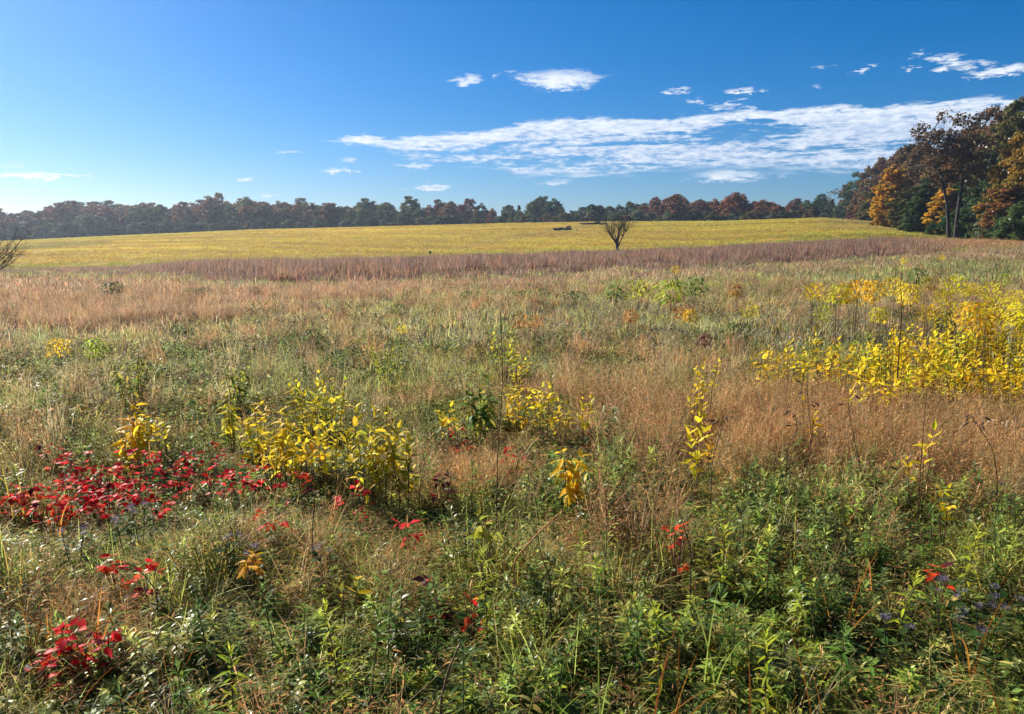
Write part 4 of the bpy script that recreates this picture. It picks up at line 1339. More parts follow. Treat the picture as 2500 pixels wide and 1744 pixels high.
def weed(px, top, wpx, hpx, H, style, colour, label, group=None, leaf=0.095, stem_col=(0.10, 0.05, 0.03), second=None):
    """a leafy weed of several stems; each leaf is its own piece"""
    x, y, g = hit(px, top, H)
    s = y / F
    w = wpx * s; lz = min(hpx * s, H * 0.92)
    r = empty('leafy_weed', (x, y, g), label, 'plant', group)
    CLEAR.append((x, y, w * 0.5, (0.9 + lz) if group != 'yellow weeds massed at the right edge' else 0.45))
    ns = int(np.clip(round(w / 0.060), 2, 9))
    for k in range(ns):
        f = (k + 0.5) / ns - 0.5
        tx = f * w * 0.85 + rp.normal(0, 0.02); ty = rp.normal(0, w * 0.35)
        h = H * (1 - 0.3 * abs(f) * rp.random() - 0.28 * rp.random())
        t = np.linspace(0, 1, 7)[:, None]
        pts = np.array([tx * 0.35, ty * 0.3, -0.03]) + np.array([tx * 0.65, ty * 0.7, 0]) * t ** 1.6 + np.array([0, 0, h]) * t + rp.normal(0, 0.008, (7, 3)) * t
        link('stem', stem_mesh(pts, 0.0045, 0.0018), r, stem_col)
        lo = 1 - min(lz * rp.uniform(0.8, 1.05), h * 0.9) / h
        npair = max(3, int(round((1 - lo) * h / (0.046 if style != 'hang' else 0.045))))
        a0 = rp.random() * 6.28
        for i in range(npair):
            tt = lo + (1 - lo) * (i + 0.8) / npair
            b = np.array([np.interp(tt, t[:, 0], pts[:, j]) for j in range(3)])
            for sd in ((0, 1) if style != 'hang' else (0, 0.67, 1.33)):
                if rp.random() < (0.30 if group == 'yellow weeds massed at the right edge' else 0.10): continue
                a = a0 + i * 1.45 + sd * math.pi + rp.normal(0, 0.3)
                size = leaf * 0.92 * rp.uniform(0.65, 1.2) * (1.0 if tt < 0.9 else 0.75)
                col = leaf_colour(second if (second and rp.random() < 0.35) else colour)
                if style == 'hang':
                    el = rp.normal(-0.15, 0.35) + 0.5 * (tt > 0.93); tm = LT_HANG
                else:
                    el = rp.normal(0.42, 0.42) + 0.35 * (tt > 0.9); tm = LT_BROAD
                put_leaf(r, tm[rp.integers(0, len(tm))], b, (math.cos(a) * math.cos(el), math.sin(a) * math.cos(el), math.sin(el)), size, rp.normal(0, 0.35), col)
    return r

def bramble(px, top, wpx, H, colour, label, group=None, n=26, leaf=0.062, second=None):
    """low red-leaved shrub, leaves in threes held nearly flat"""
    H = H * 0.80; top = top + 6
    if px > 450: n = int(n * 0.7)
    x, y, g = hit(px, top, H)
    w = wpx * y / F
    CLEAR.append((x, y, w * 0.5, 0.9))
    r = empty('red_leaved_shrub', (x, y, g), label, 'shrub', group)
    nst = 4
    for k in range(nst):
        a = k * 6.28 / nst + rp.random(); t = np.linspace(0, 1, 6)[:, None]
        e = np.array([math.cos(a) * w * 0.42, math.sin(a) * w * 0.34, H * rp.uniform(0.75, 0.98)])
        pts = np.array([0, 0, -0.03]) + e * t + np.array([0, 0, 0.10 * H]) * np.sin(t * 3.14)
        link('stem', stem_mesh(pts, 0.004, 0.0015), r, (0.12, 0.03, 0.03))
    for i in range(int(n * 2.7) // 3):
        q = math.sqrt(rp.random()); a = rp.random() * 6.28
        c = np.array([math.cos(a) * q * w * 0.5, math.sin(a) * q * w * 0.45, H * (1 - 0.6 * rp.random() - 0.1 * q)])
        for k in range(3):
            az = a + (k - 1) * 1.25 + rp.normal(0, 0.2); el = rp.normal(0.0, 0.35)
            d = (math.cos(az) * math.cos(el), math.sin(az) * math.cos(el), math.sin(el))
            put_leaf(r, LT_OVATE[rp.integers(0, 3)], c + np.array(d) * 0.008, d, leaf * 0.80 * rp.uniform(0.6, 1.25), rp.normal(0, 0.4), leaf_colour('darkgreen' if rp.random() < 0.05 else 'maroon' if rp.random() < 0.10 else second if (second and rp.random() < 0.4) else colour, 0.3))
    return r

def goldenrod(px, top, H, label, colour='green', nl=34, leaf=0.066):
    H = H * 0.78
    x, y, g = hit(px, top, H)
    CLEAR.append((x, y, 0.08, 0.6))
    r = empty('goldenrod', (x, y, g), label, 'plant', 'green spires in the foreground')
    lean = rp.normal(0, 0.08, 2)
    def sa(t): return np.array([lean[0] * t * t * H, lean[1] * t * t * H, H * t])
    link('stem', stem_mesh(np.array([sa(t) for t in np.linspace(0, 1, 6)]) - np.array([0, 0, 0.03]), 0.0042, 0.0018), r, (0.09, 0.08, 0.03))
    for i in range(nl):
        t = 1 - (i / nl) ** 1.3 * 0.75
        a = i * 2.4 + rp.normal(0, 0.15); el = 0.1 + 1.05 * float(sm(t, 0.74, 1.0)) + rp.normal(0, 0.12)
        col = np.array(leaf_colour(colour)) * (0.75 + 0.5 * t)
        put_leaf(r, LT_LANCE[rp.integers(0, 3)], sa(t), (math.cos(a) * math.cos(el), math.sin(a) * math.cos(el), math.sin(el)), leaf * rp.uniform(0.75, 1.15) * (1.05 - 0.45 * float(sm(t, 0.85, 1))), rp.normal(0, 0.2), tuple(col))
    return r

Y_L = 'yellow weeds of the stand at centre left'
for a in [
    (310, 858, 120, 105, 0.75, 'hang', 'olive', 'olive yellow drooping weed standing alone above the golden one, left', None, 0.085, 'green'),
    (318, 968, 110, 120, 0.72, 'hang', 'gold', 'golden drooping weed just above the red shrubs at left', None, 0.12, 'yellow'),
    (395, 1000, 60, 60, 0.55, 'up', 'yellow', 'small yellow sprig right of the golden drooping weed', None, 0.08, None),
    (575, 868, 70, 100, 0.75, 'hang', 'olive', 'dull olive drooping weed behind the yellow stand', None, 0.10, 'green'),
    (560, 935, 70, 90, 0.7, 'hang', 'olive', 'olive weed at the outer edge of the yellow stand', None, 0.10, 'yellow'),
    (625, 948, 110, 130, 0.75, 'up', 'yellow', 'bright yellow weed at the near left of the yellow stand', Y_L, 0.10, 'gold'),
    (690, 960, 110, 140, 0.78, 'hang', 'yellow', 'yellow weed with hanging leaves amid the centre left stand', Y_L, 0.11, 'gold'),
    (740, 888, 120, 110, 0.80, 'up', 'yellow', 'yellow weed topping the back of the centre left stand', Y_L, 0.095, 'olive'),
    (810, 898, 120, 120, 0.80, 'up', 'yellow', 'fine leaved yellow weed at the back right of the stand', Y_L, 0.085, 'lime'),
    (790, 980, 120, 120, 0.75, 'up', 'yellow', 'yellow weed in the middle of the centre left stand', Y_L, 0.10, None),
    (860, 985, 110, 120, 0.75, 'up', 'yellow', 'yellow weed right of the middle of the stand', Y_L, 0.10, 'olive'),
    (930, 985, 110, 150, 0.78, 'up', 'yellow', 'upright yellow weed near the right end of the stand', Y_L, 0.10, 'olive'),
    (985, 1000, 100, 150, 0.75, 'up', 'olive', 'olive yellow weed closing the right end of the stand', Y_L, 0.11, 'yellow'),
    (905, 1050, 110, 90, 0.6, 'hang', 'yellow', 'low yellow weed before the right end of the stand', Y_L, 0.10, 'olive'),
    (660, 1040, 100, 80, 0.6, 'up', 'yellow', 'low yellow weed at the foot of the stand above the reds', Y_L, 0.09, 'gold'),
    (745, 1050, 100, 70, 0.58, 'up', 'gold', 'low golden weed at the foot of the stand', Y_L, 0.09, 'yellow'),
    (1085, 965, 50, 60, 0.65, 'up', 'yellow', 'small yellow sprig between the stand and the tall dark stalk', None, 0.095, None),
    (1108, 1000, 60, 50, 0.5, 'up', 'olive', 'olive sprig just below the small yellow one beside the stalk', None, 0.095, None),
    (1175, 905, 90, 120, 0.78, 'hang', 'green', 'broad green drooping weed left of the tall dark stalk', None, 0.12, 'olive'),
    (1265, 880, 110, 120, 0.78, 'up', 'yellow', 'yellow weed just right of the tall dark stalk', None, 0.09, 'gold'),
    (1330, 905, 90, 100, 0.75, 'up', 'yellow', 'yellow weed with ascending leaves second from the dark stalk', None, 0.095, None),
    (1375, 960, 60, 60, 0.55, 'up', 'yellow', 'leaning yellow sprig third from the dark stalk', None, 0.085, None),
    (1432, 925, 40, 110, 0.72, 'up', 'yellow', 'slender yellow stem fourth from the dark stalk', None, 0.09, None),
    (1230, 795, 110, 70, 0.8, 'up', 'lime', 'lime yellow weed farther back beside the dark stalk tip', None, 0.085, 'yellow'),
    (1270, 840, 90, 60, 0.7, 'up', 'yellow', 'small yellow weed between lime one and dark stalk', None, 0.08, 'lime'),
    (945, 815, 120, 80, 0.8, 'up', 'lime', 'sparse lime yellow weed behind the centre left stand', None, 0.075, 'olive'),
    (1400, 1066, 64, 120, 0.62, 'hang', 'gold', 'single dense golden weed with hanging leaves at centre', None, 0.125, 'gold'),
    (1722, 843, 70, 110, 0.95, 'up', 'yellow', 'yellow weed with dark top spray standing in russet grass', None, 0.085, None),
    (1700, 925, 50, 50, 0.7, 'up', 'yellow', 'short yellow sprig under the dark topped yellow weed', None, 0.09, 'gold'),
    (1705, 978, 80, 110, 0.8, 'up', 'yellow', 'bright yellow weed in the russet grass, nearest of its column', None, 0.105, None),
    (1745, 1010, 40, 70, 0.62, 'up', 'gold', 'browning golden sprig leaning right of the bright yellow weed', None, 0.10, 'orange'),
    (2262, 1010, 80, 70, 0.80, 'up', 'yellow', 'fan of yellow leaves standing alone in russet grass', None, 0.10, None),
    (2320, 1118, 60, 90, 0.62, 'up', 'yellow', 'small yellow weed at the russet grass edge, lowest at right', None, 0.09, None),
    (620, 1300, 60, 50, 0.42, 'hang', 'gold', 'low golden sprig with orange brown leaves among green herbs', None, 0.10, 'orange'),
    (845, 1385, 60, 40, 0.38, 'up', 'olive', 'small lime and gold sprig in the lower green', None, 0.085, 'gold'),
    (1180, 1215, 60, 50, 0.60, 'hang', 'olive', 'olive sprig with one red leaf at the foot of the stalk', None, 0.12, 'lime'),
    (1975, 948, 50, 60, 0.72, 'up', 'gold', 'thin golden sprig in the russet grass below the right stand', None, 0.08, None),
]:
    weed(*a[:8], a[8], a[9], second=a[10])

Y_R = 'yellow weeds massed at the right edge'
mass = [(1862, 818, 80, 80, 0.95), (1915, 812, 90, 90, 1.0), (1965, 820, 90, 90, 1.0), (2020, 800, 100, 100, 1.05), (2075, 805, 100, 100, 1.1), (2128, 822, 110, 110, 1.1), (2160, 790, 110, 120, 1.2),
        (2205, 770, 110, 130, 1.2), (2255, 785, 120, 130, 1.2), (2300, 758, 120, 140, 1.25), (2345, 768, 120, 140, 1.25), (2395, 735, 120, 150, 1.3), (2440, 742, 120, 150, 1.3), (2485, 722, 120, 160, 1.3),
        (2330, 840, 110, 90, 1.0), (2390, 850, 120, 90, 1.0), (2450, 845, 120, 110, 1.05), (2500, 835, 110, 120, 1.05), (2235, 868, 110, 70, 0.95), (2170, 880, 90, 60, 0.9), (2540, 760, 120, 150, 1.25), (2090, 905, 90, 40, 0.85)]
for i, (px, top, w, h, H) in enumerate(mass):
    where = ['outermost and sparsest', 'second from the outer end', 'third from the outer end', 'left of the lime one', 'lime tinted and tallest leaved', 'right of the lime one', 'behind the lime one', 'with gold leaves in the middle',
             'in the middle of the stand', 'in the back rank near the middle', 'in the back rank right of the middle', 'high in the back rank', 'in the back rank by the frame edge', 'highest at the frame edge',
             'low in the front rank, middle', 'low in the front rank, right of middle', 'low in the front rank near the frame edge', 'low at the frame edge', 'at the ragged lower front', 'trailing low under the golden middle', 'cut off by the frame edge', 'bending sideways below the stand'][i]
    weed(px, top + 10, w, h * 1.1, H * 0.76, 'up', 'lime' if i in (4,) else 'yellow', f'yellow weed of the right hand stand, {where}', Y_R, 0.108, second=['gold', 'yellow', 'lime', 'gold'][i % 4])

more = [(2190, 815, 100, 0.95, 'inner weed below the golden middle'), (2240, 822, 100, 0.95, 'inner weed just right of the golden middle'), (2285, 812, 100, 1.0, 'inner weed under the back rank'), (2330, 806, 100, 1.05, 'inner weed between back and front rank'),
        (2375, 800, 100, 1.05, 'inner weed right of the one between the ranks'), (2420, 790, 100, 1.1, 'inner weed second from the frame edge'), (2465, 786, 100, 1.1, 'inner weed nearest the frame edge'), (2350, 880, 90, 0.85, 'front weed lowest at its middle'),
        (2415, 890, 90, 0.85, 'front weed lowest near the frame edge'), (2475, 885, 90, 0.9, 'front weed lowest of all at the frame edge'), (2270, 880, 90, 0.85, 'front weed lowest left of its middle'), (2110, 850, 80, 0.9, 'front weed under the lime one'),
        (2040, 850, 70, 0.85, 'front weed at its thin left part'), (2365, 722, 90, 1.3, 'rear weed touching the golden clumps'), (2415, 712, 90, 1.35, 'rear weed overtopping the frame edge ones'), (2300, 735, 90, 1.25, 'rear weed left of the golden clumps')]
for i, (px, top, w, H, lab) in enumerate(more):
    if 'rear' in lab or i in (1, 3, 5, 8):
        continue
    if 'front' in lab:
        top -= 15
    weed(px, top, w, 85, H * 0.72, 'up', 'yellow', f'yellow weed of the right hand stand, {lab}', Y_R, 0.100, second=['gold', 'yellow', 'gold', 'lime'][i % 4])

# farther clumps: foliage too small to pick apart
def clump_variant(n, H, w, leafl, hang):
    mb = MB(); k = n
    st = MB()
    cen = rp.normal(0, w * 0.33, (9, 2)); 
    for c in cen:
        add_tube(st, [(c[0] * 0.3, c[1] * 0.3, -0.03), (c[0] * 0.7, c[1] * 0.7, H * 0.5), (c[0], c[1], H * 0.95)], [0.008, 0.006, 0.003], (1, 1, 1), 4)
    a = rp.random(k) * 6.28; q = rp.random(k) ** 0.5; zz = rp.random(k)
    rad = w * 0.5 * np.sqrt(np.clip(1 - (zz * 1.5 - 0.6) ** 2, 0.05, 1)) * (0.75 + 0.5 * fbm(a * 1.5 + H * n, zz * 3, 2))
    base = np.stack([np.cos(a) * q * rad, np.sin(a) * q * rad, H * (0.42 + 0.58 * zz)], 1)
    el = rp.normal(-0.2 if hang else 0.6, 0.35, k)
    d = np.stack([np.cos(a) * np.cos(el), np.sin(a) * np.cos(el), np.sin(el)], 1)
    b = rp.uniform(0.6, 1.3, k); c = np.stack([b, b * rp.uniform(0.85, 1.1, k), b], 1)
    add_leaves(mb, base, d, leafl * rp.uniform(0.7, 1.2, k), leafl * 0.36 * np.ones(k), np.full(k, 0.5 if hang else 0.1), c, 2, 0.25, rp.normal(0, 0.4, k))
    return mb.mesh('foliage', MAT_LEAF), st.mesh('stems', MAT_STEM)
CLUMP = [clump_variant(190, 0.9, 0.75, 0.12, h) for h in (True, False, True, False)]
def far_clump(px, top, wpx, H, colour, label, group=None, name='leafy_weed', v=None):
    x, y, g = hit(px, top, H)
    w = wpx * y / F
    r = empty(name, (x, y, g), label, 'plant', group, rp.random() * 6.28)
    f, s = CLUMP[rp.integers(0, 4) if v is None else v]
    k = w / 0.80; kz = min(H / 0.95, k * 1.15)
    o = link('foliage', f, r, leaf_colour(colour)); o.scale = (k, k, kz); o.location = (0, 0, H - 0.95 * kz)
    o = link('stems', s, r, (0.07, 0.04, 0.03)); o.scale = (k * 0.8, k * 0.8, (H - 0.25 * kz) / 0.95)
G_F = 'yellow clumps scattered behind the right stand'
fc = [(1990, 690, 60, 1.1, 'yellow', 'yellow clump outermost in the row behind the right stand'), (2052, 690, 60, 1.2, 'yellow', 'yellow clump second in the row behind the right stand'), (2095, 682, 80, 1.25, 'gold', 'golden clump third in the row behind the right stand'),
      (2132, 680, 60, 1.25, 'yellow', 'yellow clump fourth in the row, against brown grass'), (2185, 675, 60, 1.5, 'yellow', 'tall yellow clump on a bare stem in the row'), (2225, 690, 60, 1.3, 'yellow', 'yellow clump right of the tall bare stemmed one'),
      (2268, 672, 40, 1.4, 'lime', 'narrow lime green clump between yellow ones'), (2330, 672, 70, 1.4, 'yellow', 'bright yellow clump right of the lime green one'), (2305, 708, 50, 1.2, 'gold', 'small golden clump in front of the bright yellow one'),
      (2375, 688, 44, 1.3, 'yellow', 'rounded yellow clump second from the lime green one'), (2420, 688, 56, 1.3, 'yellow', 'rounded yellow clump third from the lime green one'), (2482, 705, 60, 1.3, 'yellow', 'yellow clump at the frame edge above the stand'),
      (2390, 730, 90, 1.25, 'gold', 'gold clump low behind the stand near the frame edge'), (2440, 722, 90, 1.3, 'yellow', 'yellow clump merging into the back of the stand'), (2350, 735, 70, 1.1, 'yellow', 'yellow clump low between the stand and the bright one'), (2270, 742, 60, 1.0, 'gold', 'small gold clump left of the low yellow one'), (2500, 735, 70, 1.2, 'yellow', 'yellow clump cut by the frame edge behind the stand'), (2150, 745, 50, 0.9, 'yellow', 'small yellow clump in grass under the fourth row clump'), (2450, 668, 44, 1.1, 'lime', 'lime yellow clump farthest back near the frame edge'), (1830, 738, 50, 1.0, 'lime', 'lone lime yellow clump in olive grass'),
      (2012, 745, 50, 1.0, 'lime', 'lime yellow clump below the outermost yellow row clump'), (1640, 678, 90, 1.0, 'lime', 'largest lime green patch in the middle distance'), (1560, 684, 70, 0.9, 'lime', 'lime green patch left of the largest one'),
      (1700, 672, 60, 1.0, 'green', 'green patch right of the largest lime one'), (1500, 690, 60, 0.8, 'green', 'low green patch outermost of the lime patches'), (2210, 628, 20, 1.2, 'yellow', 'tiny yellow clump far off before the purple grass'),
      (2300, 622, 18, 1.2, 'yellow', 'tiny yellow clump far off below the paired trunks'), (1650, 650, 24, 1.0, 'gold', 'tiny golden clump at the purple grass edge'), (2240, 650, 50, 1.0, 'green', 'dull green clump far off left of the row'),
      (1270, 764, 50, 0.7, 'orange', 'pale orange clump behind the tall dark stalk tip'), (1310, 768, 44, 0.7, 'orange', 'second pale orange clump, right of the first'), (1660, 748, 40, 0.7, 'orange', 'orange clump left of the lone lime yellow one'),
      (1685, 752, 40, 0.7, 'gold', 'golden orange clump touching the orange one'), (1540, 752, 40, 0.7, 'orange', 'faint orange clump in grass, middle distance'), (1800, 690, 40, 0.9, 'orange', 'russet orange clump above the lone lime one'),
      (980, 792, 30, 0.8, 'yellow', 'slim yellow clump alone, behind the lime yellow weed'), (225, 822, 60, 0.6, 'lime', 'low lime tussock at left'), (140, 826, 60, 0.6, 'gold', 'low golden tussock left of the lime one')]
for a in fc:
    far_clump(*a[:6], G_F if a[2] > 1900 and False else None)
dk = [(270, 676, 60, 1.2, 'dark leafless looking bush at left in pink grass'), (470, 694, 40, 0.7, 'small dark bush in pink grass, first of a line'), (500, 692, 36, 0.7, 'small dark bush second in the line'),
      (670, 706, 26, 0.6, 'dark dot of a bush below the purple band start'), (835, 740, 34, 0.7, 'dark bush left of centre in sage grass'), (975, 734, 50, 0.8, 'dark bush nearest behind the centre left stand'),
      (1140, 702, 40, 0.8, 'dark bush outermost of four in the middle distance'), (1282, 700, 50, 0.8, 'dark bush second of four in the middle distance'), (1330, 694, 44, 0.9, 'dark bush third of four, tallest'),
      (1405, 702, 70, 0.8, 'dark bush fourth of four with pale twigs'), (620, 690, 30, 0.7, 'dark bush under the purple band'), (760, 775, 60, 0.8, 'dark weathered bush behind the centre left stand'), (820, 835, 60, 0.75, 'dark green bush close behind the stand'),
      (1720, 812, 40, 0.95, 'maroon spray above the dark topped yellow weed'), (430, 770, 40, 0.6, 'dark bush in sage grass at left'), (565, 765, 44, 0.6, 'dull bush right of the sage grass one'), (2215, 735, 60, 0.9, 'dark green bush under the row of yellow clumps'),
      (1800, 760, 80, 0.8, 'dark green bush left of the right stand'), (2310, 745, 60, 1.0, 'dark green bush at the back of the right stand')]
for px, top, w, H, lab in dk:
    if 'maroon' not in lab:
        H *= 0.6; top += 9 if top < 760 else 25
    far_clump(px, top, w, H, 'maroon' if 'maroon' in lab else 'darkgreen', lab, None, 'dark_bush')

R_G = 'red shrubs of the left foreground'
for a in [
    (185, 1100, 120, 0.50, 'crimson', 'crimson shrub at the upper left of the red patch', 33, 'red'), (255, 1110, 90, 0.50, 'red', 'red shrub between crimson one and golden weed', 27, 'crimson'), (330, 1088, 110, 0.52, 'crimson', 'deep crimson shrub right under the golden weed', 33, 'red'),
    (170, 1158, 140, 0.45, 'red', 'brightest red shrub of the patch', 39, 'red'), (260, 1168, 120, 0.42, 'crimson', 'crimson shrub right of the brightest red one', 30, 'red'), (370, 1170, 120, 0.42, 'red', 'red shrub at the right of the red patch', 30, 'crimson'),
    (80, 1172, 110, 0.42, 'crimson', 'dull crimson shrub outermost at left', 27, 'scarlet'), (120, 1205, 90, 0.38, 'scarlet', 'low scarlet shrub under the red patch', 21, 'crimson'), (15, 1178, 60, 0.42, 'scarlet', 'scarlet sprig cut by the left frame edge', 15, 'red'),
    (495, 1070, 130, 0.50, 'scarlet', 'scarlet shrub against the foot of the yellow stand', 33, 'crimson'), (435, 1120, 80, 0.45, 'crimson', 'small crimson shrub between red patch and scarlet one', 18, 'red'), (520, 1135, 120, 0.42, 'red', 'red shrub under the scarlet one', 30, 'crimson'),
    (590, 1130, 110, 0.42, 'crimson', 'crimson shrub in the middle under the yellow stand', 27, 'red'), (655, 1125, 90, 0.42, 'red', 'red shrub right of the middle under the stand', 24, 'crimson'), (735, 1140, 80, 0.42, 'crimson', 'dusky crimson shrub at the right end of the reds', 18, 'scarlet'),
    (130, 1068, 60, 0.45, 'crimson', 'small crimson shrub behind the red patch', 12, 'red'), (860, 1172, 90, 0.42, 'crimson', 'crimson shrub below the right end of the yellow stand', 21, 'red'), (660, 1245, 100, 0.38, 'red', 'red sprig above the low golden one', 15, 'scarlet'),
    (1122, 1030, 50, 0.45, 'red', 'small red shrub left of the tall dark stalk', 15, 'scarlet'), (1255, 1075, 56, 0.45, 'red', 'small red shrub right of the tall dark stalk', 15, 'crimson'), (1085, 1150, 50, 0.40, 'maroon', 'dark maroon sprig left of the stalk foot', 12, 'crimson'),
    (275, 1345, 60, 0.38, 'red', 'red sprig above orange grass at lower left', 12, 'scarlet'), (355, 1368, 60, 0.38, 'scarlet', 'scarlet sprig right of the red one above orange grass', 12, 'red'), (180, 1512, 90, 0.38, 'red', 'vivid red shrub at lower left', 17, 'crimson'),
    (255, 1515, 50, 0.38, 'red', 'smaller vivid red shrub joined to the lower left one', 9, 'crimson'), (95, 1570, 60, 0.35, 'crimson', 'low crimson sprig under the vivid red shrub', 9, 'red'), (1000, 1255, 80, 0.38, 'crimson', 'thin crimson sprig in the lower middle green', 12, 'red'),
    (1150, 1420, 50, 0.42, 'scarlet', 'scarlet sprig among green spires at lower middle', 8, 'red'), (1060, 1395, 50, 0.42, 'maroon', 'maroon sprig left of the scarlet one at lower middle', 12, 'scarlet'), (1655, 1268, 50, 0.50, 'scarlet', 'orange red sprig with large hanging leaves right of centre', 12, 'scarlet'),
    (2300, 1370, 50, 0.40, 'scarlet', 'faded scarlet sprig by the purple flowers', 9, 'maroon')]:
    bramble(a[0], a[1], a[2], a[3], a[4], a[5], R_G, a[6], 0.062 if a[0] != 1655 else 0.07, a[7])

gr = [(940, 1430, .62), (1005, 1420, .64), (1065, 1425, .6), (1190, 1355, .66), (900, 1500, .56), (1460, 1430, .62), (1560, 1460, .6), (1620, 1500, .6), (1150, 1130, .58), (1280, 1120, .6), (1350, 1170, .55), (970, 1085, .55), (1020, 1110, .55),
      (1600, 1085, .62), (2290, 1240, .64), (2370, 1290, .62), (2450, 1290, .62), (1730, 1420, .6), (1790, 1480, .58), (2200, 1400, .56), (660, 1420, .55), (500, 1460, .55), (440, 1620, .5), (560, 1600, .52), (760, 1650, .5), (1130, 1590, .5),
      (1350, 1560, .55), (1880, 1560, .55), (2060, 1540, .52), (1990, 1390, .58), (1880, 1310, .6), (1770, 1280, .6), (2120, 1250, .6), (300, 1680, .45), (1480, 1320, .55), (820, 1480, .55)]
cells = {}
for i, (px, top, H) in enumerate(gr):
    lx = 'left' if px < 830 else 'middle' if px < 1660 else 'right'
    ly = 'upper' if top < 1200 else 'central' if top < 1420 else 'lower'
    cells.setdefault((ly, lx), []).append((px, i, top, H))
for (ly, lx), l in cells.items():
    for k, (px, i, top, H) in enumerate(sorted(l)):
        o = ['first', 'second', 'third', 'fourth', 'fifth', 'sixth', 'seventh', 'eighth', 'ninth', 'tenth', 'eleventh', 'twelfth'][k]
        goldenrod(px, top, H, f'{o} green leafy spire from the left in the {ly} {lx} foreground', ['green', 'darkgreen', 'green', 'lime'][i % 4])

# ------------------------------------------------------------------ stalks, reeds and flowers
def stalk(pix, H, label, name='dry_stalk', r0=0.0034, r1=0.0015, col=(0.045, 0.028, 0.020), pods=0, Y=None, head=None):
    """a dry stem that follows the sight lines of a few photograph points at one distance"""
    px, top = pix[-1]
    if Y is None:
        _, Y, _ = hit(px, top, H)
    pts = [np.array(at(a, b, Y)) for a, b in pix]
    x, y = pts[0][0], Y
    g = float(gz(x, y))
    base = np.array([x, y, g])
    P = [p - base for p in pts]
    P = [np.array([P[0][0], 0.0, -0.05])] + P
    P = np.array(P)
    # refine
    t = np.linspace(0, 1, len(P)); tt = np.linspace(0, 1, 14)
    Q = np.stack([np.interp(tt, t, P[:, j]) for j in range(3)], 1)
    Q[:, 1] += np.sin(tt * 3) * 0.02
    r = empty(name, tuple(base), label, 'stalk')
    link('stem', stem_mesh(Q, r0, r1, 6), r, col)
    for k in range(pods):
        f = 0.72 + 0.28 * (k + rp.random() * 0.6) / pods
        b = np.array([np.interp(f, tt, Q[:, j]) for j in range(3)])
        a = rp.random() * 6.28; e = b + np.array([math.cos(a) * 0.05, math.sin(a) * 0.03, rp.uniform(0.0, 0.04)])
        mb = MB(); add_tube(mb, [b, (b + e) / 2 + np.array([0, 0, 0.008]), e], [0.0018, 0.0015, 0.0012], (1, 1, 1), 4)
        d = norm(np.array([math.cos(a), math.sin(a), rp.uniform(-0.9, 0.3)]))
        add_tube(mb, [e, e + d * 0.012, e + d * 0.03, e + d * 0.045], [0.0015, 0.006, 0.005, 0.001], (1.3, 1.1, 1.0), 6)
        link('seed_pod', mb.mesh('seed_pod', MAT_STEM, True), r, (0.05, 0.032, 0.026))
    if head:
        f = np.linspace(1 - head, 1, 6)
        mb = MB(); add_tube(mb, np.stack([np.interp(f, tt, Q[:, j]) for j in range(3)], 1), np.array([r1, r1 * 1.8, r1 * 2.1, r1 * 1.9, r1 * 1.5, r1 * 0.6]), (1, 1, 1), 6)
        link('seed_head', mb.mesh('seed_head', MAT_STEM, True), r, (0.11, 0.065, 0.045))
    return r
stalk([(1212, 1290), (1215, 1100), (1228, 930), (1222, 765)], 1.3, 'tall thin dark stalk rising highest at the middle of the meadow', r0=0.0032, r1=0.0018, Y=4.2, head=0.07)
stalk([(1960, 1190), (1985, 1080), (1975, 990), (1970, 900)], 0.95, 'dark stalk with pods in the russet grass', pods=6)
stalk([(2115, 1200), (2090, 1080), (2075, 1000), (2070, 960)], 0.85, 'bare leaning stalk in the russet grass right of the podded one', pods=2)
stalk([(2245, 1230), (2255, 1100), (2262, 1000), (2263, 960)], 0.95, 'thin stalk carrying the lone fan of yellow leaves', pods=0)
stalk([(2440, 1180), (2430, 1100), (2395, 1045), (2375, 1020)], 0.8, 'podded stalk bending left in the russet grass near the frame edge', pods=6)
stalk([(1925, 1090), (1950, 1050), (1940, 1010)], 0.75, 'short podded stalk in the russet grass, left of the dark one', pods=4)
stalk([(1740, 1130), (1760, 1060), (1775, 1015)], 0.75, 'brown podded stalk beside the bright yellow weed', pods=5)
stalk([(2205, 750), (2200, 700), (2203, 668)], 1.5, 'dark bare stem below the tall yellow clump', r0=0.006, r1=0.004)
stalk([(1690, 1350), (1672, 1290), (1655, 1235)], 0.62, 'black stem of the orange red sprig right of centre', pods=0)
stalk([(1075, 1720), (1095, 1640), (1125, 1570)], 0.5, 'thick furry brown stalk leaning at the bottom middle', r0=0.006, r1=0.003, col=(0.16, 0.10, 0.05))
stalk([(1255, 1372), (1308, 1312), (1365, 1255)], 0.5, 'orange reed snapped over a dark stem at lower middle', r0=0.005, r1=0.003, col=(0.42, 0.16, 0.04))
stalk([(1345, 1420), (1325, 1370), (1312, 1308)], 0.62, 'dark stem propping the snapped orange reed', pods=0)
stalk([(1480, 1360), (1483, 1280), (1478, 1200)], 0.65, 'thin straight dark stem right of the snapped reed')
stalk([(2430, 1330), (2440, 1240), (2455, 1180)], 0.6, 'dark twisted stem under the bending podded stalk', pods=3)
stalk([(760, 1300), (768, 1200), (762, 1130)], 0.7, 'thin dark stem in front of the yellow stand')
stalk([(378, 1450), (345, 1405), (305, 1385)], 0.4, 'pale bent twig at lower left above green grass', col=(0.12, 0.09, 0.06))

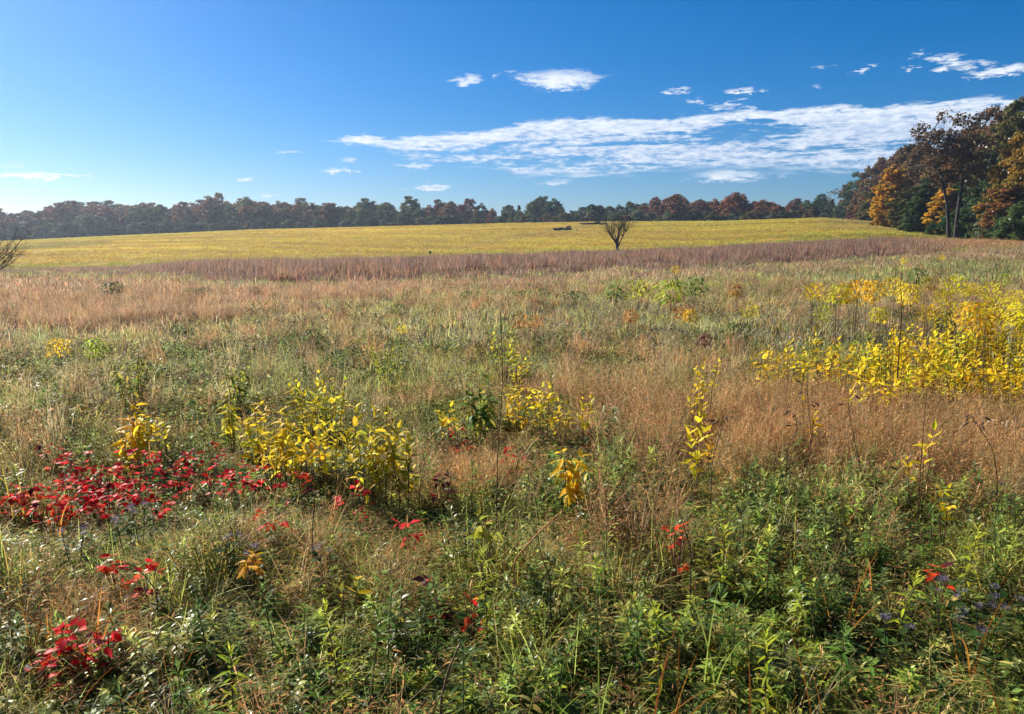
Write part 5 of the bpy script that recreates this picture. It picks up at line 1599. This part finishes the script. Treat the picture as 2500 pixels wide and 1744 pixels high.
def reeds(px, top, H, n, colour, label, width=0.011, lean=0.5):
    x, y, g = hit(px, top, H)
    r = empty('reed_tuft', (x, y, g), label, 'grass tuft')
    for k in range(n):
        mb = MB()
        add_blades(mb, rp, np.array([[rp.normal(0, 0.03), rp.normal(0, 0.03), -0.03]]), np.array([H * rp.uniform(0.8, 1.12)]), np.array([rp.random() * 6.28]), np.array([abs(rp.normal(lean, 0.25))]),
                   np.array([width * rp.uniform(0.7, 1.2)]), np.ones((1, 3)), 6)
        c = np.array(dict(lime=(0.26, 0.34, 0.05), orange=(0.55, 0.20, 0.03), yellow=(0.55, 0.36, 0.04), rust=(0.36, 0.12, 0.03), pale=(0.30, 0.25, 0.12))[colour]) * rp.uniform(0.75, 1.15)
        link('blade', mb.mesh('blade', MAT_REED, True), r, tuple(c))
for a in [(205, 1395, .5, 9, 'orange', 'orange bladed tuft above the vivid red shrub'), (110, 1400, .45, 7, 'orange', 'orange bladed tuft left of the larger one'), (25, 1010, .7, 6, 'yellow', 'tall yellow blades at the left frame edge'),
          (35, 1120, .5, 6, 'yellow', 'lower yellow blades at the left frame edge by the reds'), (130, 1180, .42, 5, 'orange', 'orange blades rising among the red shrubs'), (150, 1590, .42, 5, 'rust', 'rust blades under the vivid red shrub'),
          (1300, 1390, .6, 4, 'lime', 'long lime blades beside the snapped orange reed'), (1265, 1560, .55, 4, 'lime', 'long lime blades at the bottom middle'), (1460, 1600, .5, 5, 'lime', 'arching lime blades at the bottom right of middle'),
          (1600, 1520, .55, 4, 'rust', 'rust coloured blades at lower right of middle'), (1650, 1580, .5, 5, 'orange', 'orange blades beside the rust ones'), (1745, 1420, .55, 4, 'lime', 'lime blades among green spires, right'),
          (2060, 1310, .6, 3, 'orange', 'single orange blades standing in green herbs'), (2130, 1250, .62, 3, 'rust', 'rust red blades behind the single orange ones'), (2400, 1370, .6, 4, 'orange', 'orange blades by the purple flowers at right'),
          (1960, 1570, .5, 4, 'pale', 'pale straw blades at lower right'), (2010, 1560, .52, 4, 'orange', 'orange blades beside the pale straw ones'), (2330, 1640, .45, 6, 'lime', 'lime blades in the bottom right corner'),
          (2460, 1620, .5, 5, 'orange', 'orange blades in the bottom right corner'), (2200, 1640, .45, 5, 'lime', 'lime blades over pale leaves at bottom right'), (430, 1620, .48, 6, 'lime', 'lime blades at the bottom left'),
          (520, 1600, .48, 5, 'lime', 'second lime tuft at the bottom left, right of the first'), (60, 1690, .4, 6, 'orange', 'orange blades in the bottom left corner'), (990, 1640, .45, 5, 'lime', 'lime blades right of the bottom left tufts'),
          (400, 1230, .45, 5, 'lime', 'lime blades just below the red patch'), (520, 1235, .45, 6, 'lime', 'lime tuft below the middle reds'), (1850, 1640, .45, 5, 'rust', 'rust blades low at bottom right')]:
    reeds(*a)

def mistflower(px, top, H, label):
    x, y, g = hit(px, top, H)
    CLEAR.append((x, y, 0.1, 0.8))
    r = empty('mistflower', (x, y, g), label, 'flower', 'purple flowers in the foreground')
    for k in range(3):
        a = rp.random() * 6.28; e = np.array([math.cos(a) * 0.05, math.sin(a) * 0.05, H * rp.uniform(0.85, 1.0)])
        t = np.linspace(0, 1, 4)[:, None]
        link('stem', stem_mesh(np.array([0, 0, -0.03]) + e * t, 0.003, 0.0015), r, (0.06, 0.05, 0.04))
        mb = MB(); m = 50
        q = np.sqrt(rp.random(m)) * 0.022; b = rp.random(m) * 6.28
        p = e + np.stack([np.cos(b) * q, np.sin(b) * q, rp.normal(0, 0.006, m)], 1)
        d = norm(np.stack([np.cos(b), np.sin(b), np.full(m, 1.4)], 1) + rp.normal(0, 0.4, (m, 3)))
        v = rp.uniform(0.6, 1.3, m)
        add_leaves(mb, p, d, np.full(m, 0.006), np.full(m, 0.0045), np.zeros(m), np.stack([v, v, v], 1), 1, 0.2)
        link('flower_head', mb.mesh('flower_head', MAT_LEAF), r, (0.17, 0.14, 0.24))
    for k in range(14):
        a = rp.random() * 6.28; z = H * rp.uniform(0.35, 0.85); el = rp.normal(0.2, 0.3)
        put_leaf(r, LT_OVATE[rp.integers(0, 3)], (math.cos(a) * 0.04, math.sin(a) * 0.04, z), (math.cos(a) * math.cos(el), math.sin(a) * math.cos(el), math.sin(el)), 0.05, rp.normal(0, 0.3), leaf_colour('darkgreen'))
for px, top, lab in [(335, 1228, 'pale purple flowers just below the red patch'), (300, 1250, 'purple flowers left of the pale ones below the red patch'), (175, 1290, 'small purple flowers at left below the reds'), (560, 1315, 'dusky purple flowers at left centre'),
                     (610, 1325, 'dusky purple flowers right of the left centre ones'), (790, 1325, 'faded purple flowers below the right end of the reds'), (2295, 1405, 'purple flowers at right beside the orange blades'), (2320, 1430, 'larger purple flowers at right, lower of the two'),
                     (2420, 1470, 'pale purple flowers right of the larger ones'), (2380, 1500, 'purple flowers under the pale ones at right'), (2190, 1505, 'purple flowers lowest in the right foreground'), (2460, 1440, 'purple flowers at the right frame edge')]:
    mistflower(px, top, 0.34, lab)

# ------------------------------------------------------------------ ground cover of the nearer meadow, kept low before the single plants
grasses()
undergrowth()
dry_grass()

# ------------------------------------------------------------------ haze
def haze():
    mb = MB(); add_box(mb, (-1700, -1700, -7.0), (1700, 1700, 36.0), (1, 1, 1))
    me = mb.mesh('haze', None)
    m = bpy.data.materials.new('thin_air'); m.use_nodes = True
    nt = m.node_tree; nt.nodes.clear()
    pv = nt.nodes.new('ShaderNodeVolumePrincipled')
    pv.inputs['Color'].default_value = (0.70, 0.84, 1.0, 1)
    pv.inputs['Density'].default_value = 0.00025
    pv.inputs['Anisotropy'].default_value = 0.58
    o = nt.nodes.new('ShaderNodeOutputMaterial'); nt.links.new(pv.outputs[0], o.inputs['Volume'])
    me.materials.append(m)
    h = link('haze', me)
    tag(h, 'thin bluish haze lying over the far woods', 'haze', None, 'stuff')
haze()
